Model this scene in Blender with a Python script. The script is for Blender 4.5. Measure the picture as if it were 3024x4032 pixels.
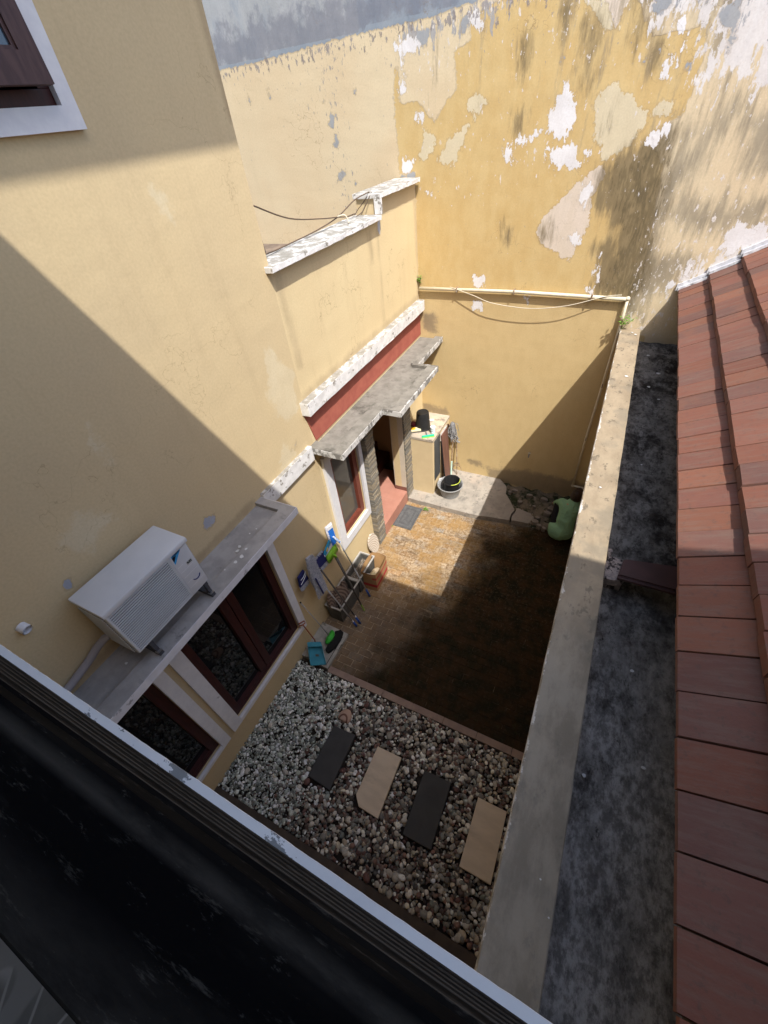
import bpy, bmesh, math, random
import numpy as np
from mathutils import Vector, Matrix
for o in list(bpy.data.objects): bpy.data.objects.remove(o)
sc = bpy.context.scene
COL = sc.collection
rnd = random.Random(7)
R = math.radians

# ---------------------------------------------------------------- camera
cam = bpy.data.cameras.new("camera"); camo = bpy.data.objects.new("camera", cam); COL.objects.link(camo)
right = Vector((0.89491812, 0.43659716, -0.09221975))
up = Vector((-0.24483904, 0.65320347, 0.71650476))
back = Vector((0.3730622, -0.6186341, 0.69145965))
camo.matrix_world = Matrix(((right.x, up.x, back.x, 2.65), (right.y, up.y, back.y, 0.0),
                            (right.z, up.z, back.z, 5.2735), (0, 0, 0, 1)))
cam.sensor_fit = 'HORIZONTAL'; cam.sensor_width = 36.0
cam.lens = 1643.94 / 3024 * 36.0
cam.clip_start = 0.02; cam.clip_end = 500
sc.camera = camo

# ---------------------------------------------------------------- sky, sun, exposure
world = bpy.data.worlds.new("World"); sc.world = world; world.use_nodes = True
wn = world.node_tree.nodes; wl = world.node_tree.links
for n in list(wn): wn.remove(n)
sky = wn.new('ShaderNodeTexSky'); sky.sky_type = 'NISHITA'; sky.sun_disc = False
sundir = Vector((1.0, -0.9, 2.13)).normalized()
sky.sun_elevation = math.asin(sundir.z); sky.sun_rotation = math.atan2(sundir.x, sundir.y)
sky.air_density = 1.0; sky.dust_density = 2.0; sky.ozone_density = 1.0
bg = wn.new('ShaderNodeBackground'); bg.inputs[1].default_value = 0.15
wo = wn.new('ShaderNodeOutputWorld')
wl.new(sky.outputs[0], bg.inputs[0]); wl.new(bg.outputs[0], wo.inputs[0])
sun = bpy.data.lights.new("sun", 'SUN'); sun.energy = 2.6; sun.angle = R(0.45); sun.color = (1.0, 0.955, 0.88)
suno = bpy.data.objects.new("sun", sun); COL.objects.link(suno)
suno.rotation_euler = sundir.to_track_quat('Z', 'Y').to_euler(); suno.location = (6, -5, 14)
vs = sc.view_settings; vs.view_transform = 'Standard'; vs.look = 'None'; vs.gamma = 1.0
vs.exposure = 1.28; vs.use_curve_mapping = False

# ---------------------------------------------------------------- material helpers
def lin(c):
    return tuple(((v / 255.0) / 12.92 if v / 255.0 <= 0.04045 else ((v / 255.0 + 0.055) / 1.055) ** 2.4) for v in c)
class NT:
    def __init__(s, name):
        s.m = bpy.data.materials.new(name); s.m.use_nodes = True
        s.t = s.m.node_tree; s.n = s.t.nodes; s.l = s.t.links
        s.b = s.n['Principled BSDF']; s.tc = s.n.new('ShaderNodeTexCoord')
    def mapping(s, scale, src=None):
        m = s.n.new('ShaderNodeMapping'); m.inputs['Scale'].default_value = scale
        s.l.new(src or s.tc.outputs['Object'], m.inputs['Vector']); return m.outputs[0]
    def noise(s, scale, detail=4, rough=0.55, stretch=None, off=0.0, dist=0.0):
        x = s.n.new('ShaderNodeTexNoise'); x.noise_dimensions = '4D'
        x.inputs['W'].default_value = off
        x.inputs['Scale'].default_value = scale; x.inputs['Detail'].default_value = detail
        x.inputs['Roughness'].default_value = rough; x.inputs['Distortion'].default_value = dist
        v = s.mapping(stretch) if stretch else s.tc.outputs['Object']
        s.l.new(v, x.inputs['Vector']); return x.outputs['Fac']
    def val(s, v):
        x = s.n.new('ShaderNodeValue'); x.outputs[0].default_value = v; return x.outputs[0]
    def math(s, op, a, b=None, c=None):
        x = s.n.new('ShaderNodeMath'); x.operation = op
        for i, q in enumerate((a, b, c)):
            if q is None: continue
            if isinstance(q, (int, float)): x.inputs[i].default_value = q
            else: s.l.new(q, x.inputs[i])
        return x.outputs[0]
    def rng(s, v, a, b, lo=0.0, hi=1.0, smooth=True):
        x = s.n.new('ShaderNodeMapRange'); x.interpolation_type = 'SMOOTHSTEP' if smooth else 'LINEAR'
        x.inputs['From Min'].default_value = a; x.inputs['From Max'].default_value = b
        x.inputs['To Min'].default_value = lo; x.inputs['To Max'].default_value = hi
        s.l.new(v, x.inputs['Value']); return x.outputs[0]
    def rgb(s, c):
        x = s.n.new('ShaderNodeRGB'); x.outputs[0].default_value = (*c, 1); return x.outputs[0]
    def mix(s, f, a, b, mode='MIX'):
        x = s.n.new('ShaderNodeMix'); x.data_type = 'RGBA'; x.blend_type = mode
        if isinstance(f, (int, float)): x.inputs[0].default_value = f
        else: s.l.new(f, x.inputs[0])
        for i, q in ((6, a), (7, b)):
            if isinstance(q, tuple): x.inputs[i].default_value = (*q, 1)
            else: s.l.new(q, x.inputs[i])
        return x.outputs[2]
    def attr(s, name):
        x = s.n.new('ShaderNodeAttribute'); x.attribute_name = name; return x
    def out(s, col=None, rough=0.8, bump=None, bstr=0.3, bdist=0.01, spec=0.3, metal=0.0):
        if col is not None:
            if isinstance(col, tuple): s.b.inputs['Base Color'].default_value = (*col, 1)
            else: s.l.new(col, s.b.inputs['Base Color'])
        if isinstance(rough, (int, float)): s.b.inputs['Roughness'].default_value = rough
        else: s.l.new(rough, s.b.inputs['Roughness'])
        s.b.inputs['Specular IOR Level'].default_value = spec
        s.b.inputs['Metallic'].default_value = metal
        if bump is not None:
            b = s.n.new('ShaderNodeBump'); b.inputs['Strength'].default_value = bstr
            b.inputs['Distance'].default_value = bdist
            s.l.new(bump, b.inputs['Height']); s.l.new(b.outputs[0], s.b.inputs['Normal'])
        return s.m
def speck(name, c1, c2, scale=30, rough=0.7, bstr=0.3, bdist=0.004, spec=0.3, detail=6, dark=None, stretch=None, lo=0.35, hi=0.65, metal=0.0, dlo=0.56, dhi=0.64, dscale=None):
    """two-tone weathered surface, optional third tone in worn spots"""
    t = NT(name); n1 = t.noise(scale, detail, 0.6, stretch)
    c = t.mix(t.rng(n1, lo, hi), c1, c2)
    if dark:
        n2 = t.noise(dscale or scale * 0.35, 8, 0.7, stretch, 3.3)
        c = t.mix(t.rng(n2, dlo, dhi), c, dark)
    return t.out(c, rough, t.noise(scale * 2.5, 5, 0.6, None, 9.1), bstr, bdist, spec, metal)
def wallmat(name, base, base2, layers, streak=0.5, streakcol=None, bs=1.4, rough=0.85, spec=0.25, crack=0.55):
    """painted render: base with broad mottling and faint runs, then worn layers read from mesh fields"""
    t = NT(name)
    c = t.mix(t.rng(t.noise(bs, 5, 0.55), 0.3, 0.7), base, base2)
    c = t.mix(t.rng(t.noise(0.5, 3, 0.5, None, 5.0), 0.35, 0.7, 0, 0.5), c, base2)
    if streakcol:
        st = t.noise(3.2, 6, 0.62, (2.2, 2.2, 0.22), 1.7)
        c = t.mix(t.rng(st, 0.5, 0.82, 0, streak), c, streakcol)
    h = None
    for (a, col, amp, soft, nsc, stretch, opac) in layers:
        fac = t.attr(a).outputs['Fac']
        nz = t.noise(nsc, 9, 0.68, stretch, sum(map(ord, a)) * 0.37)
        v = t.math('ADD', fac, t.math('MULTIPLY', t.math('SUBTRACT', nz, 0.5), amp))
        m = t.rng(v, -soft, soft, 0, opac)
        if isinstance(col[0], tuple):
            cc = t.mix(t.rng(t.noise(7, 6, 0.65, (1, 1, 0.5), 2.2), 0.35, 0.65), col[0], col[1])
        else: cc = col
        c = t.mix(m, c, cc)
        if soft < 0.0045:   # thin dark rim painted on peel edges, imitating the shadow of the paint's thickness
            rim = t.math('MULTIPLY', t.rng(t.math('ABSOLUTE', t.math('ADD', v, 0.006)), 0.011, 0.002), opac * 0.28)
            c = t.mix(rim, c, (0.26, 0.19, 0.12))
        if soft < 0.02: h = m if h is None else t.math('SUBTRACT', h, t.math('MULTIPLY', m, 0.6))
    g = t.noise(60, 4, 0.6, None, 8.0); g2 = t.noise(9, 5, 0.6, None, 4.0)
    hh = t.math('ADD', t.math('ADD', t.math('MULTIPLY', g, 0.2), t.math('MULTIPLY', g2, 0.7)), t.math('MULTIPLY', t.noise(2.6, 3, 0.5, (1, 1, 1.6), 14.0), 3.0))
    if h is not None: hh = t.math('SUBTRACT', hh, t.math('MULTIPLY', h, 0.5))
    c = t.mix(t.rng(g, 0.3, 0.75, 0.0, 0.13), c, (0.12, 0.09, 0.05))
    vo = t.n.new('ShaderNodeTexVoronoi'); vo.feature = 'DISTANCE_TO_EDGE'; vo.inputs['Scale'].default_value = 1.7
    wv = t.n.new('ShaderNodeVectorMath'); wv.operation = 'ADD'; nn = t.n.new('ShaderNodeTexNoise'); nn.inputs['Scale'].default_value = 3; nn.inputs['Detail'].default_value = 6
    t.l.new(t.tc.outputs['Object'], nn.inputs['Vector']); t.l.new(t.tc.outputs['Object'], wv.inputs[0]); t.l.new(nn.outputs['Color'], wv.inputs[1]); t.l.new(wv.outputs[0], vo.inputs['Vector'])
    ck = t.math('MULTIPLY', t.rng(vo.outputs['Distance'], 0.007, 0.001), t.rng(t.noise(0.9, 3, .5, None, 21.), .52, .60, 0, crack))
    c = t.mix(ck, c, (0.22, 0.15, 0.08))
    pk = t.rng(t.noise(24, 3, .6, None, 27.), .745, .76); c = t.mix(pk, c, (0.25, 0.22, 0.17))
    return t.out(c, rough, hh, 0.45, 0.005, spec)

# ---------------------------------------------------------------- mesh helpers
def newbm(): return bmesh.new()
def box(bm, x0, x1, y0, y1, z0, z1, bev=0.0, M=None):
    co = [(x, y, z) for z in (z0, z1) for y in (y0, y1) for x in (x0, x1)]
    v = [bm.verts.new(c) for c in co]
    f = [bm.faces.new([v[i] for i in q]) for q in ((0, 2, 3, 1), (4, 5, 7, 6), (0, 1, 5, 4), (2, 6, 7, 3), (0, 4, 6, 2), (1, 3, 7, 5))]
    if bev:
        es = list({e for q in f for e in q.edges})
        r = bmesh.ops.bevel(bm, geom=es, offset=bev, segments=2, profile=0.6, affect='EDGES')
        v = list({q for q in r['verts']} | {q for q in v if q.is_valid})
    if M is not None:
        for q in v:
            if q.is_valid: q.co = M @ q.co
    return v
def prism(bm, poly, z0, z1, axis=2):
    """polygon extruded along an axis; poly in the other two axes in xyz order"""
    def P(a, b, c): return {2: (a, b, c), 0: (c, a, b), 1: (a, c, b)}[axis]
    lo = [bm.verts.new(P(a, b, z0)) for a, b in poly]; hi = [bm.verts.new(P(a, b, z1)) for a, b in poly]
    n = len(poly); bm.faces.new(lo[::-1]); bm.faces.new(hi)
    for i in range(n): bm.faces.new((lo[i], lo[(i + 1) % n], hi[(i + 1) % n], hi[i]))
    return lo + hi
def tube(bm, pts, rad, seg=10, cap=True):
    pts = [Vector(p) for p in pts]; rings = []
    rads = rad if isinstance(rad, (list, tuple)) else [rad] * len(pts)
    up0 = None
    for i, p in enumerate(pts):
        d = (pts[min(i + 1, len(pts) - 1)] - pts[max(i - 1, 0)]).normalized()
        if up0 is None:
            up0 = Vector((0, 0, 1)) if abs(d.z) < 0.9 else Vector((1, 0, 0))
        s = d.cross(up0).normalized(); u = s.cross(d).normalized(); up0 = u
        rings.append([bm.verts.new(p + (s * math.cos(2 * math.pi * k / seg) + u * math.sin(2 * math.pi * k / seg)) * rads[i]) for k in range(seg)])
    for a, b in zip(rings, rings[1:]):
        for k in range(seg): bm.faces.new((a[k], a[(k + 1) % seg], b[(k + 1) % seg], b[k]))
    if cap: bm.faces.new(rings[0][::-1]); bm.faces.new(rings[-1])
def lathe(bm, c, prof, seg=28, M=None):
    """revolve (r, z) profile about the vertical through c"""
    rings = []
    for r, z in prof:
        ring = []
        for k in range(seg):
            a = 2 * math.pi * k / seg; p = Vector((r * math.cos(a), r * math.sin(a), z))
            if M is not None: p = M @ p
            ring.append(bm.verts.new(Vector(c) + p))
        rings.append(ring)
    for a, b in zip(rings, rings[1:]):
        for k in range(seg): bm.faces.new((a[k], a[(k + 1) % seg], b[(k + 1) % seg], b[k]))
    bm.faces.new(rings[0][::-1]); bm.faces.new(rings[-1])
def ball(bm, c, r, sub=2, M=None):
    q = bmesh.ops.create_icosphere(bm, subdivisions=sub, radius=1.0)['verts']
    rr = r if isinstance(r, (tuple, list)) else (r, r, r)
    for v in q:
        p = Vector((v.co.x * rr[0], v.co.y * rr[1], v.co.z * rr[2]))
        if M is not None: p = M @ p
        v.co = p + Vector(c)
    return q
def jag(bm, amp, seed=1):
    r = random.Random(seed)
    for v in bm.verts: v.co += Vector((r.uniform(-amp, amp), r.uniform(-amp, amp), r.uniform(-amp, amp)))
def tag(o, label=None, cat=None, group=None, kind=None):
    if label: o['label'] = label
    if cat: o['category'] = cat
    if group: o['group'] = group
    if kind: o['kind'] = kind
    return o
def thing(name, label, cat, loc=(0, 0, 0), group=None):
    o = bpy.data.objects.new(name, None); o.empty_display_size = 0.1; COL.objects.link(o); o.location = loc
    return tag(o, label, cat, group)
def root_loc(p):
    while p.parent: p = p.parent
    return Vector(p.location) if p.type == 'EMPTY' else Vector((0, 0, 0))
def obj(name, bm, mat, parent=None, smooth=False, label=None, auto=None):
    bmesh.ops.recalc_face_normals(bm, faces=bm.faces)
    me = bpy.data.meshes.new(name); 
    if parent:
        L = root_loc(parent)
        for v in bm.verts: v.co -= L
    bm.to_mesh(me); bm.free()
    me.materials.append(mat)
    if smooth:
        me.polygons.foreach_set('use_smooth', [True] * len(me.polygons))
        if auto is not None: me.set_sharp_from_angle(angle=R(auto))
    o = bpy.data.objects.new(name, me); COL.objects.link(o); o.parent = parent
    if label: o['label'] = label
    return o
def single(name, bm, mat, label, cat, smooth=False, group=None, kind=None, auto=None):
    o = obj(name, bm, mat, None, smooth, None, auto); return tag(o, label, cat, group, kind)
def dup(o, parent=None):
    c = o.copy(); COL.objects.link(c)
    if parent: c.parent = parent
    for ch in list(o.children): dup(ch, c)
    return c

def sdf(poly, X, Y):
    """signed distance to a polygon, positive inside"""
    P = np.array(poly); d = np.full(X.shape, 1e9); ins = np.zeros(X.shape, bool)
    for i in range(len(P)):
        a = P[i]; b = P[(i + 1) % len(P)]; e = b - a
        t = np.clip(((X - a[0]) * e[0] + (Y - a[1]) * e[1]) / max(e @ e, 1e-9), 0, 1)
        d = np.minimum(d, np.hypot(X - a[0] - t * e[0], Y - a[1] - t * e[1]))
        c = ((a[1] > Y) != (b[1] > Y)) & (X < (b[0] - a[0]) * (Y - a[1]) / (b[1] - a[1] + 1e-12) + a[0])
        ins ^= c
    return np.where(ins, d, -d)
def wallgrid(name, axis, const, us, vs_, holes, fields, mat, parent=None, reveal=0.0):
    """a wall face in a plane, as a fine grid with openings and named paint fields"""
    us = sorted(set([round(float(u), 4) for u in us] + [round(h[i], 4) for h in holes for i in (0, 1)]))
    vs_ = sorted(set([round(float(v), 4) for v in vs_] + [round(h[i], 4) for h in holes for i in (2, 3)]))
    nu = len(us); nv = len(vs_); co = []
    for v in vs_:
        for u in us: co.append((const, u, v) if axis == 0 else ((u, const, v) if axis == 1 else (u, v, const)))
    fs = []
    for j in range(nv - 1):
        for i in range(nu - 1):
            cu = (us[i] + us[i + 1]) / 2; cv = (vs_[j] + vs_[j + 1]) / 2
            if any(h[0] < cu < h[1] and h[2] < cv < h[3] for h in holes): continue
            fs.append((j * nu + i, j * nu + i + 1, (j + 1) * nu + i + 1, (j + 1) * nu + i))
    if reveal:
        for (a, b, c, d) in holes:
            k = len(co); n = const - reveal
            q = [(a, c), (b, c), (b, d), (a, d)]
            for x in (const, n):
                for u, v in q: co.append((x, u, v) if axis == 0 else (u, x, v))
            for i in range(4): fs.append((k + i, k + (i + 1) % 4, k + 4 + (i + 1) % 4, k + 4 + i))
    me = bpy.data.meshes.new(name); L = root_loc(parent) if parent else Vector((0, 0, 0))
    me.from_pydata([(x - L.x, y - L.y, z - L.z) for x, y, z in co], [], fs)
    A = np.array(co); U = A[:, 1] if axis == 0 else A[:, 0]; V = A[:, 1] if axis == 2 else A[:, 2]
    for k, polys in fields.items():
        f = np.full(len(U), -1.0)
        for p in polys: f = np.maximum(f, sdf(p, U, V))
        at = me.attributes.new(k, 'FLOAT', 'POINT'); at.data.foreach_set('value', f.astype(np.float32))
    me.materials.append(mat)
    o = bpy.data.objects.new(name, me); COL.objects.link(o); o.parent = parent
    return o
def textmesh(body, size, M, mat, parent, name='lettering', ext=0.0006, bold=0.0):
    cu = bpy.data.curves.new(name, 'FONT'); cu.body = body; cu.size = size; cu.extrude = ext; cu.offset = bold
    cu.align_x = 'CENTER'; cu.align_y = 'CENTER'
    t = bpy.data.objects.new(name, cu); COL.objects.link(t)
    dg = bpy.context.evaluated_depsgraph_get(); me = bpy.data.meshes.new_from_object(t.evaluated_get(dg))
    bpy.data.objects.remove(t)
    L = Matrix.Translation(-root_loc(parent)) if parent else Matrix()
    me.transform(L @ M); me.materials.clear(); me.materials.append(mat)
    o = bpy.data.objects.new(name, me); COL.objects.link(o); o.parent = parent; return o

# ---------------------------------------------------------------- materials
CREAM = (0.615, 0.485, 0.285); CREAM2 = (0.575, 0.455, 0.275)
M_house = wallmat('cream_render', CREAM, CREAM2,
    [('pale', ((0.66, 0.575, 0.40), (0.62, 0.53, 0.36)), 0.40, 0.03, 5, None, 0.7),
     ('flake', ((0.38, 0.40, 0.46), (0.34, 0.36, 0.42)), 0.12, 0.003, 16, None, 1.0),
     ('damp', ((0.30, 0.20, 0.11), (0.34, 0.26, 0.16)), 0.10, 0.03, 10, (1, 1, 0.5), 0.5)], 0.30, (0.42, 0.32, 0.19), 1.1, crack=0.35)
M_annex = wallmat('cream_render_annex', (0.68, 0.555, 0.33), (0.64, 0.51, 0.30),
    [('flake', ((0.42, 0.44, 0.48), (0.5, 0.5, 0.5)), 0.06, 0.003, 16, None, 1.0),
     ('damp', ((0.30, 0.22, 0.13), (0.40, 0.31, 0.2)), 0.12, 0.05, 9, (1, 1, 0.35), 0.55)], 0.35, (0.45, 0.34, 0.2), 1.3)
M_trim = speck('white_paint_trim', (0.70, 0.70, 0.72), (0.64, 0.64, 0.67), 14, 0.6, 0.15, dark=(0.40, 0.40, 0.41), dlo=0.66, dhi=0.69, dscale=9)
t = NT('weathered_white_paint'); ge = t.n.new('ShaderNodeNewGeometry'); sx_ = t.n.new('ShaderNodeSeparateXYZ'); t.l.new(ge.outputs['Normal'], sx_.inputs[0])
c = t.mix(t.rng(t.noise(12, 6), .35, .65), (0.74, 0.73, 0.72), (0.60, 0.59, 0.575)); nd = t.noise(10, 8, .7, None, 3.3)
c = t.mix(t.rng(nd, .56, .61), c, (0.27, 0.25, 0.22))
c = t.mix(t.math('MULTIPLY', t.rng(sx_.outputs['Z'], .5, .9), t.rng(nd, .40, .52, .15, .9)), c, (0.24, 0.225, 0.195))   # grime settled on the ledges' tops
M_trimw = t.out(c, .8, t.noise(30, 5), .35, .004)
M_conc = speck('weathered_concrete', (0.23, 0.215, 0.19), (0.165, 0.155, 0.135), 8, 0.9, 0.5, dark=(0.09, 0.083, 0.072), dlo=0.50, dhi=0.68, dscale=5)
M_concw = speck('chipped_white_concrete_edge', (0.58, 0.57, 0.55), (0.48, 0.47, 0.45), 10, 0.85, 0.4, dark=(0.20, 0.19, 0.175), dlo=0.50, dhi=0.55, dscale=11, stretch=(1, 1, .6))
M_edge1 = speck('pale_painted_canopy_edge', (0.70, 0.70, 0.73), (0.60, 0.60, 0.63), 8, 0.8, 0.3, dark=(0.32, 0.32, 0.33), dlo=0.58, dhi=0.62, dscale=8)
M_conclt = speck('grey_painted_concrete', (0.42, 0.43, 0.46), (0.35, 0.36, 0.385), 12, 0.8, 0.35, dark=(0.20, 0.20, 0.21), dlo=0.55, dhi=0.62, dscale=9)
M_red = speck('red_brown_painted_band', (0.38, 0.115, 0.08), (0.32, 0.09, 0.065), 7, 0.8, 0.3)
M_wood = speck('dark_red_wood_frame', (0.055, 0.014, 0.012), (0.032, 0.009, 0.009), 5, 0.45, 0.3, stretch=(8, 8, 1.2))
M_woodl = speck('red_brown_wood_frame', (0.17, 0.045, 0.028), (0.12, 0.033, 0.022), 5, 0.45, 0.3, stretch=(8, 8, 1.2))
M_plain = speck('plain_cream_render', (0.63, 0.505, 0.31), (0.58, 0.46, 0.28), 3, 0.88, 0.3)
M_conc1 = speck('shade_lifted_concrete', (0.36, 0.345, 0.335), (0.27, 0.26, 0.255), 7, 0.9, 0.5, dark=(0.13, 0.125, 0.12), dlo=0.55, dhi=0.7, dscale=5)  # concrete copy lightened to lift the canopy that lies in shade
def glassmat(name, c, rough):
    t = NT(name); t.b.inputs['IOR'].default_value = 1.55
    return t.out(c, rough, t.noise(2.0, 2, 0.5), 0.04, 0.01, 0.5)
M_glass = glassmat('dark_window_glass', (0.006, 0.007, 0.008), 0.03)
M_glass3 = glassmat('grey_reflection_glass', (0.085, 0.083, 0.075), 0.06)  # base lightened to paint in a grey reflection
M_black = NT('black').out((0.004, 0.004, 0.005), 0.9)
M_terra = speck('terracotta_floor_tile', (0.42, 0.205, 0.155), (0.37, 0.175, 0.13), 5, 0.5, 0.15)
M_grout = NT('grout').out((0.35, 0.2, 0.15), 0.9)
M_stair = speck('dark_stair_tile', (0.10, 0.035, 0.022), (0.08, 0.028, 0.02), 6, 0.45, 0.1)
t = NT('stacked_slate_cladding'); ca = t.attr('tint').outputs['Color']
M_slate = t.out(t.mix(t.rng(t.noise(40, 5), 0.3, 0.7), t.mix(1.0, ca, (0.85, 0.85, 0.85), 'MULTIPLY'), ca), 0.85, t.noise(70, 4), 0.4, 0.003)

# ================================================================ THE YARD FLOOR (structure)
t = NT('bare_earth'); M_earth = t.out(t.mix(t.rng(t.noise(8, 8), 0.35, 0.65), (0.035, 0.027, 0.018), (0.075, 0.06, 0.045)), 0.95, t.noise(25, 6), 0.5, 0.02)
bm = newbm(); vsq = [bm.verts.new(p) for p in ((-150, -150, -0.03), (150, -150, -0.03), (150, 150, -0.03), (-150, 150, -0.03))]; bm.faces.new(vsq)
single('ground', bm, M_earth, 'bare dark earth under and around the yard', 'ground', kind='structure')

# brick paving, one mesh, every brick laid with a slight tilt of its own
def brickmat():
    t = NT('mossy_brick_paver'); ca = t.attr('tint').outputs['Color']
    sep = t.n.new('ShaderNodeSeparateXYZ'); t.l.new(t.tc.outputs['Object'], sep.inputs[0])
    x = sep.outputs['X']; y = sep.outputs['Y']
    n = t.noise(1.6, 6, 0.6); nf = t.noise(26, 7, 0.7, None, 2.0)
    # mossy growth kept to the shaded paving; its dark colour also paints shade
    moss_shade = t.math('ADD', t.math('ADD', t.math('MULTIPLY', x, 0.75), t.math('MULTIPLY', t.math('SUBTRACT', 3.2, y), 0.22)), t.math('MULTIPLY', t.math('SUBTRACT', n, 0.5), 1.5))
    m1 = t.rng(moss_shade, 0.55, 1.30)
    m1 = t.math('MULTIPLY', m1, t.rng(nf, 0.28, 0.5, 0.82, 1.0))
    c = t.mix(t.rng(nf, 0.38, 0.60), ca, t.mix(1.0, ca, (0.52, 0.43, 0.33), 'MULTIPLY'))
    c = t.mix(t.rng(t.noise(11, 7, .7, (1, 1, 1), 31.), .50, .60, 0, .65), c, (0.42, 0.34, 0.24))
    moss_shade_col = t.mix(t.rng(t.noise(5, 6, 0.65, None, 6.0), 0.4, 0.62), (0.034, 0.017, 0.0055), (0.0105, 0.0098, 0.0032))
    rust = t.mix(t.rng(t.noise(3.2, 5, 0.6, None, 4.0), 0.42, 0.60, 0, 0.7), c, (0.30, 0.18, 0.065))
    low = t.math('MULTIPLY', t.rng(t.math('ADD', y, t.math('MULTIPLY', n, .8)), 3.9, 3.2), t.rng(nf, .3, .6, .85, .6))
    rust = t.mix(low, rust, (0.105, 0.082, 0.066))  # near paving, lying in shade, painted darker
    c = t.mix(m1, rust, moss_shade_col)
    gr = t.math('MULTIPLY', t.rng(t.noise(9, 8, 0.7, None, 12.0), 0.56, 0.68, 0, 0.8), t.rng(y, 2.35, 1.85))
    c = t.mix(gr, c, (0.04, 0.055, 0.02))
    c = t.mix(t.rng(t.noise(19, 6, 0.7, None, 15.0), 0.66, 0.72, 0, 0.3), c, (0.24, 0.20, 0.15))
    return t.out(c, t.rng(nf, 0.3, 0.7, 0.6, 0.9), nf, 0.45, 0.006, 0.12)
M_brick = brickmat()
bm = newbm(); cl = bm.loops.layers.float_color.new('tint')
def paver(x0, x1, y0, y1, z, col, rn, bv=0.004):
    if x1 - x0 < 0.03: return
    tx = rn.uniform(-0.003, 0.003); ty = rn.uniform(-0.002, 0.003)
    lo = [(x0, y0), (x1, y0), (x1, y1), (x0, y1)]
    hi = [(x0 + bv, y0 + bv), (x1 - bv, y0 + bv), (x1 - bv, y1 - bv), (x0 + bv, y1 - bv)]
    a = [bm.verts.new((p[0], p[1], z - 0.006)) for p in lo]
    b = [bm.verts.new((p[0] + rn.uniform(-.002, .002), p[1] + rn.uniform(-.002, .002), z + tx * (i in (1, 2)) + ty * (i > 1))) for i, p in enumerate(hi)]
    fs = [bm.faces.new(b)] + [bm.faces.new((a[i], a[(i + 1) % 4], b[(i + 1) % 4], b[i])) for i in range(4)]
    for k, f in enumerate(fs):
        for l in f.loops: l[cl] = (*col, 1) if k == 0 else (col[0] * .8, col[1] * .8, col[2] * .8, 1)
rn = random.Random(3)
PC = [(0.40, 0.31, 0.21), (0.36, 0.26, 0.165), (0.44, 0.35, 0.25), (0.33, 0.275, 0.22), (0.39, 0.27, 0.16), (0.31, 0.235, 0.16)]
yy = 1.80; row = 0
while yy < 5.42:
    w = 0.2; xx = -0.02 - (0.1 if row % 2 else 0)
    while xx < 3.04:
        a = max(xx, 0.0) + 0.001; b = min(xx + w, 3.05) - 0.001 + rn.uniform(-.002, 0)
        c = list(rn.choice(PC)); k = rn.uniform(0.8, 1.15)
        if rn.random() < 0.05: c = [0.36, 0.34, 0.31]
        if not (yy > 5.16 and b < 2.35): paver(a, b, yy + 0.001, yy + 0.099, rn.uniform(-0.001, 0.003), [q * k for q in c], rn)
        xx += w
    yy += 0.1; row += 1
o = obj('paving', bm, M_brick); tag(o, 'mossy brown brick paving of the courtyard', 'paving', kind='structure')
t = NT('joint_sand'); sep = t.n.new('ShaderNodeSeparateXYZ'); t.l.new(t.tc.outputs['Object'], sep.inputs[0])
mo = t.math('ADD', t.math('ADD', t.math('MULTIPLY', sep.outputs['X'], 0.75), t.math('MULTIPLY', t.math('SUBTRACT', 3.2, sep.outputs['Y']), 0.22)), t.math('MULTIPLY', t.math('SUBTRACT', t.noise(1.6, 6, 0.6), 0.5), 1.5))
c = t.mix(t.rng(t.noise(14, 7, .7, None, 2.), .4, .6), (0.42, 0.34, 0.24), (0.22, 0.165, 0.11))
c = t.mix(t.math('MULTIPLY', t.rng(mo, 0.55, 1.3), t.rng(t.noise(7, 7, .7, None, 5.), .62, .55, .75, 1)), c, (0.024, 0.015, 0.005))  # joints take the same mossy, shade-painted darkening as the bricks
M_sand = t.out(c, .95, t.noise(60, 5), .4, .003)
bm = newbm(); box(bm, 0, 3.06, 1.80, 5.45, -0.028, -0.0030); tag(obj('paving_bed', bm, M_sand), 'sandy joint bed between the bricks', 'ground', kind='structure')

# concrete platform along the back wall, broken on the right
def platmat():
    t = NT('worn_concrete_platform')
    c = t.mix(t.rng(t.noise(5, 7, 0.65), 0.35, 0.65), (0.37, 0.335, 0.29), (0.27, 0.245, 0.215))
    c = t.mix(t.rng(t.noise(3, 6, 0.6, None, 4.2), 0.52, 0.66, 0, 0.7), c, (0.41, 0.345, 0.285))
    c = t.mix(t.rng(t.noise(12, 8, 0.7, None, 7.7), 0.52, 0.62, 0, 0.8), c, (0.19, 0.175, 0.155))
    sep = t.n.new('ShaderNodeSeparateXYZ'); t.l.new(t.tc.outputs['Object'], sep.inputs[0])
    w = t.math('ADD', sep.outputs['X'], t.math('MULTIPLY', t.noise(4, 5), 0.5))
    c = t.mix(t.rng(w, 1.5, 2.3, 0, 0.7), c, (0.19, 0.16, 0.135))
    return t.out(c, 0.9, t.noise(35, 7, 0.7), 0.5, 0.006)
M_plat = platmat()
platform = bpy.data.objects.new('x', None); bpy.data.objects.remove(platform)
def slab_piece(bm, poly, z0, z1, tilt=(0, 0)):
    cx = sum(p[0] for p in poly) / len(poly); cy = sum(p[1] for p in poly) / len(poly)
    v = prism(bm, poly, z0, z1)
    for q in v: q.co.z += (q.co.x - cx) * tilt[0] + (q.co.y - cy) * tilt[1]
bm = newbm()
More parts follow.
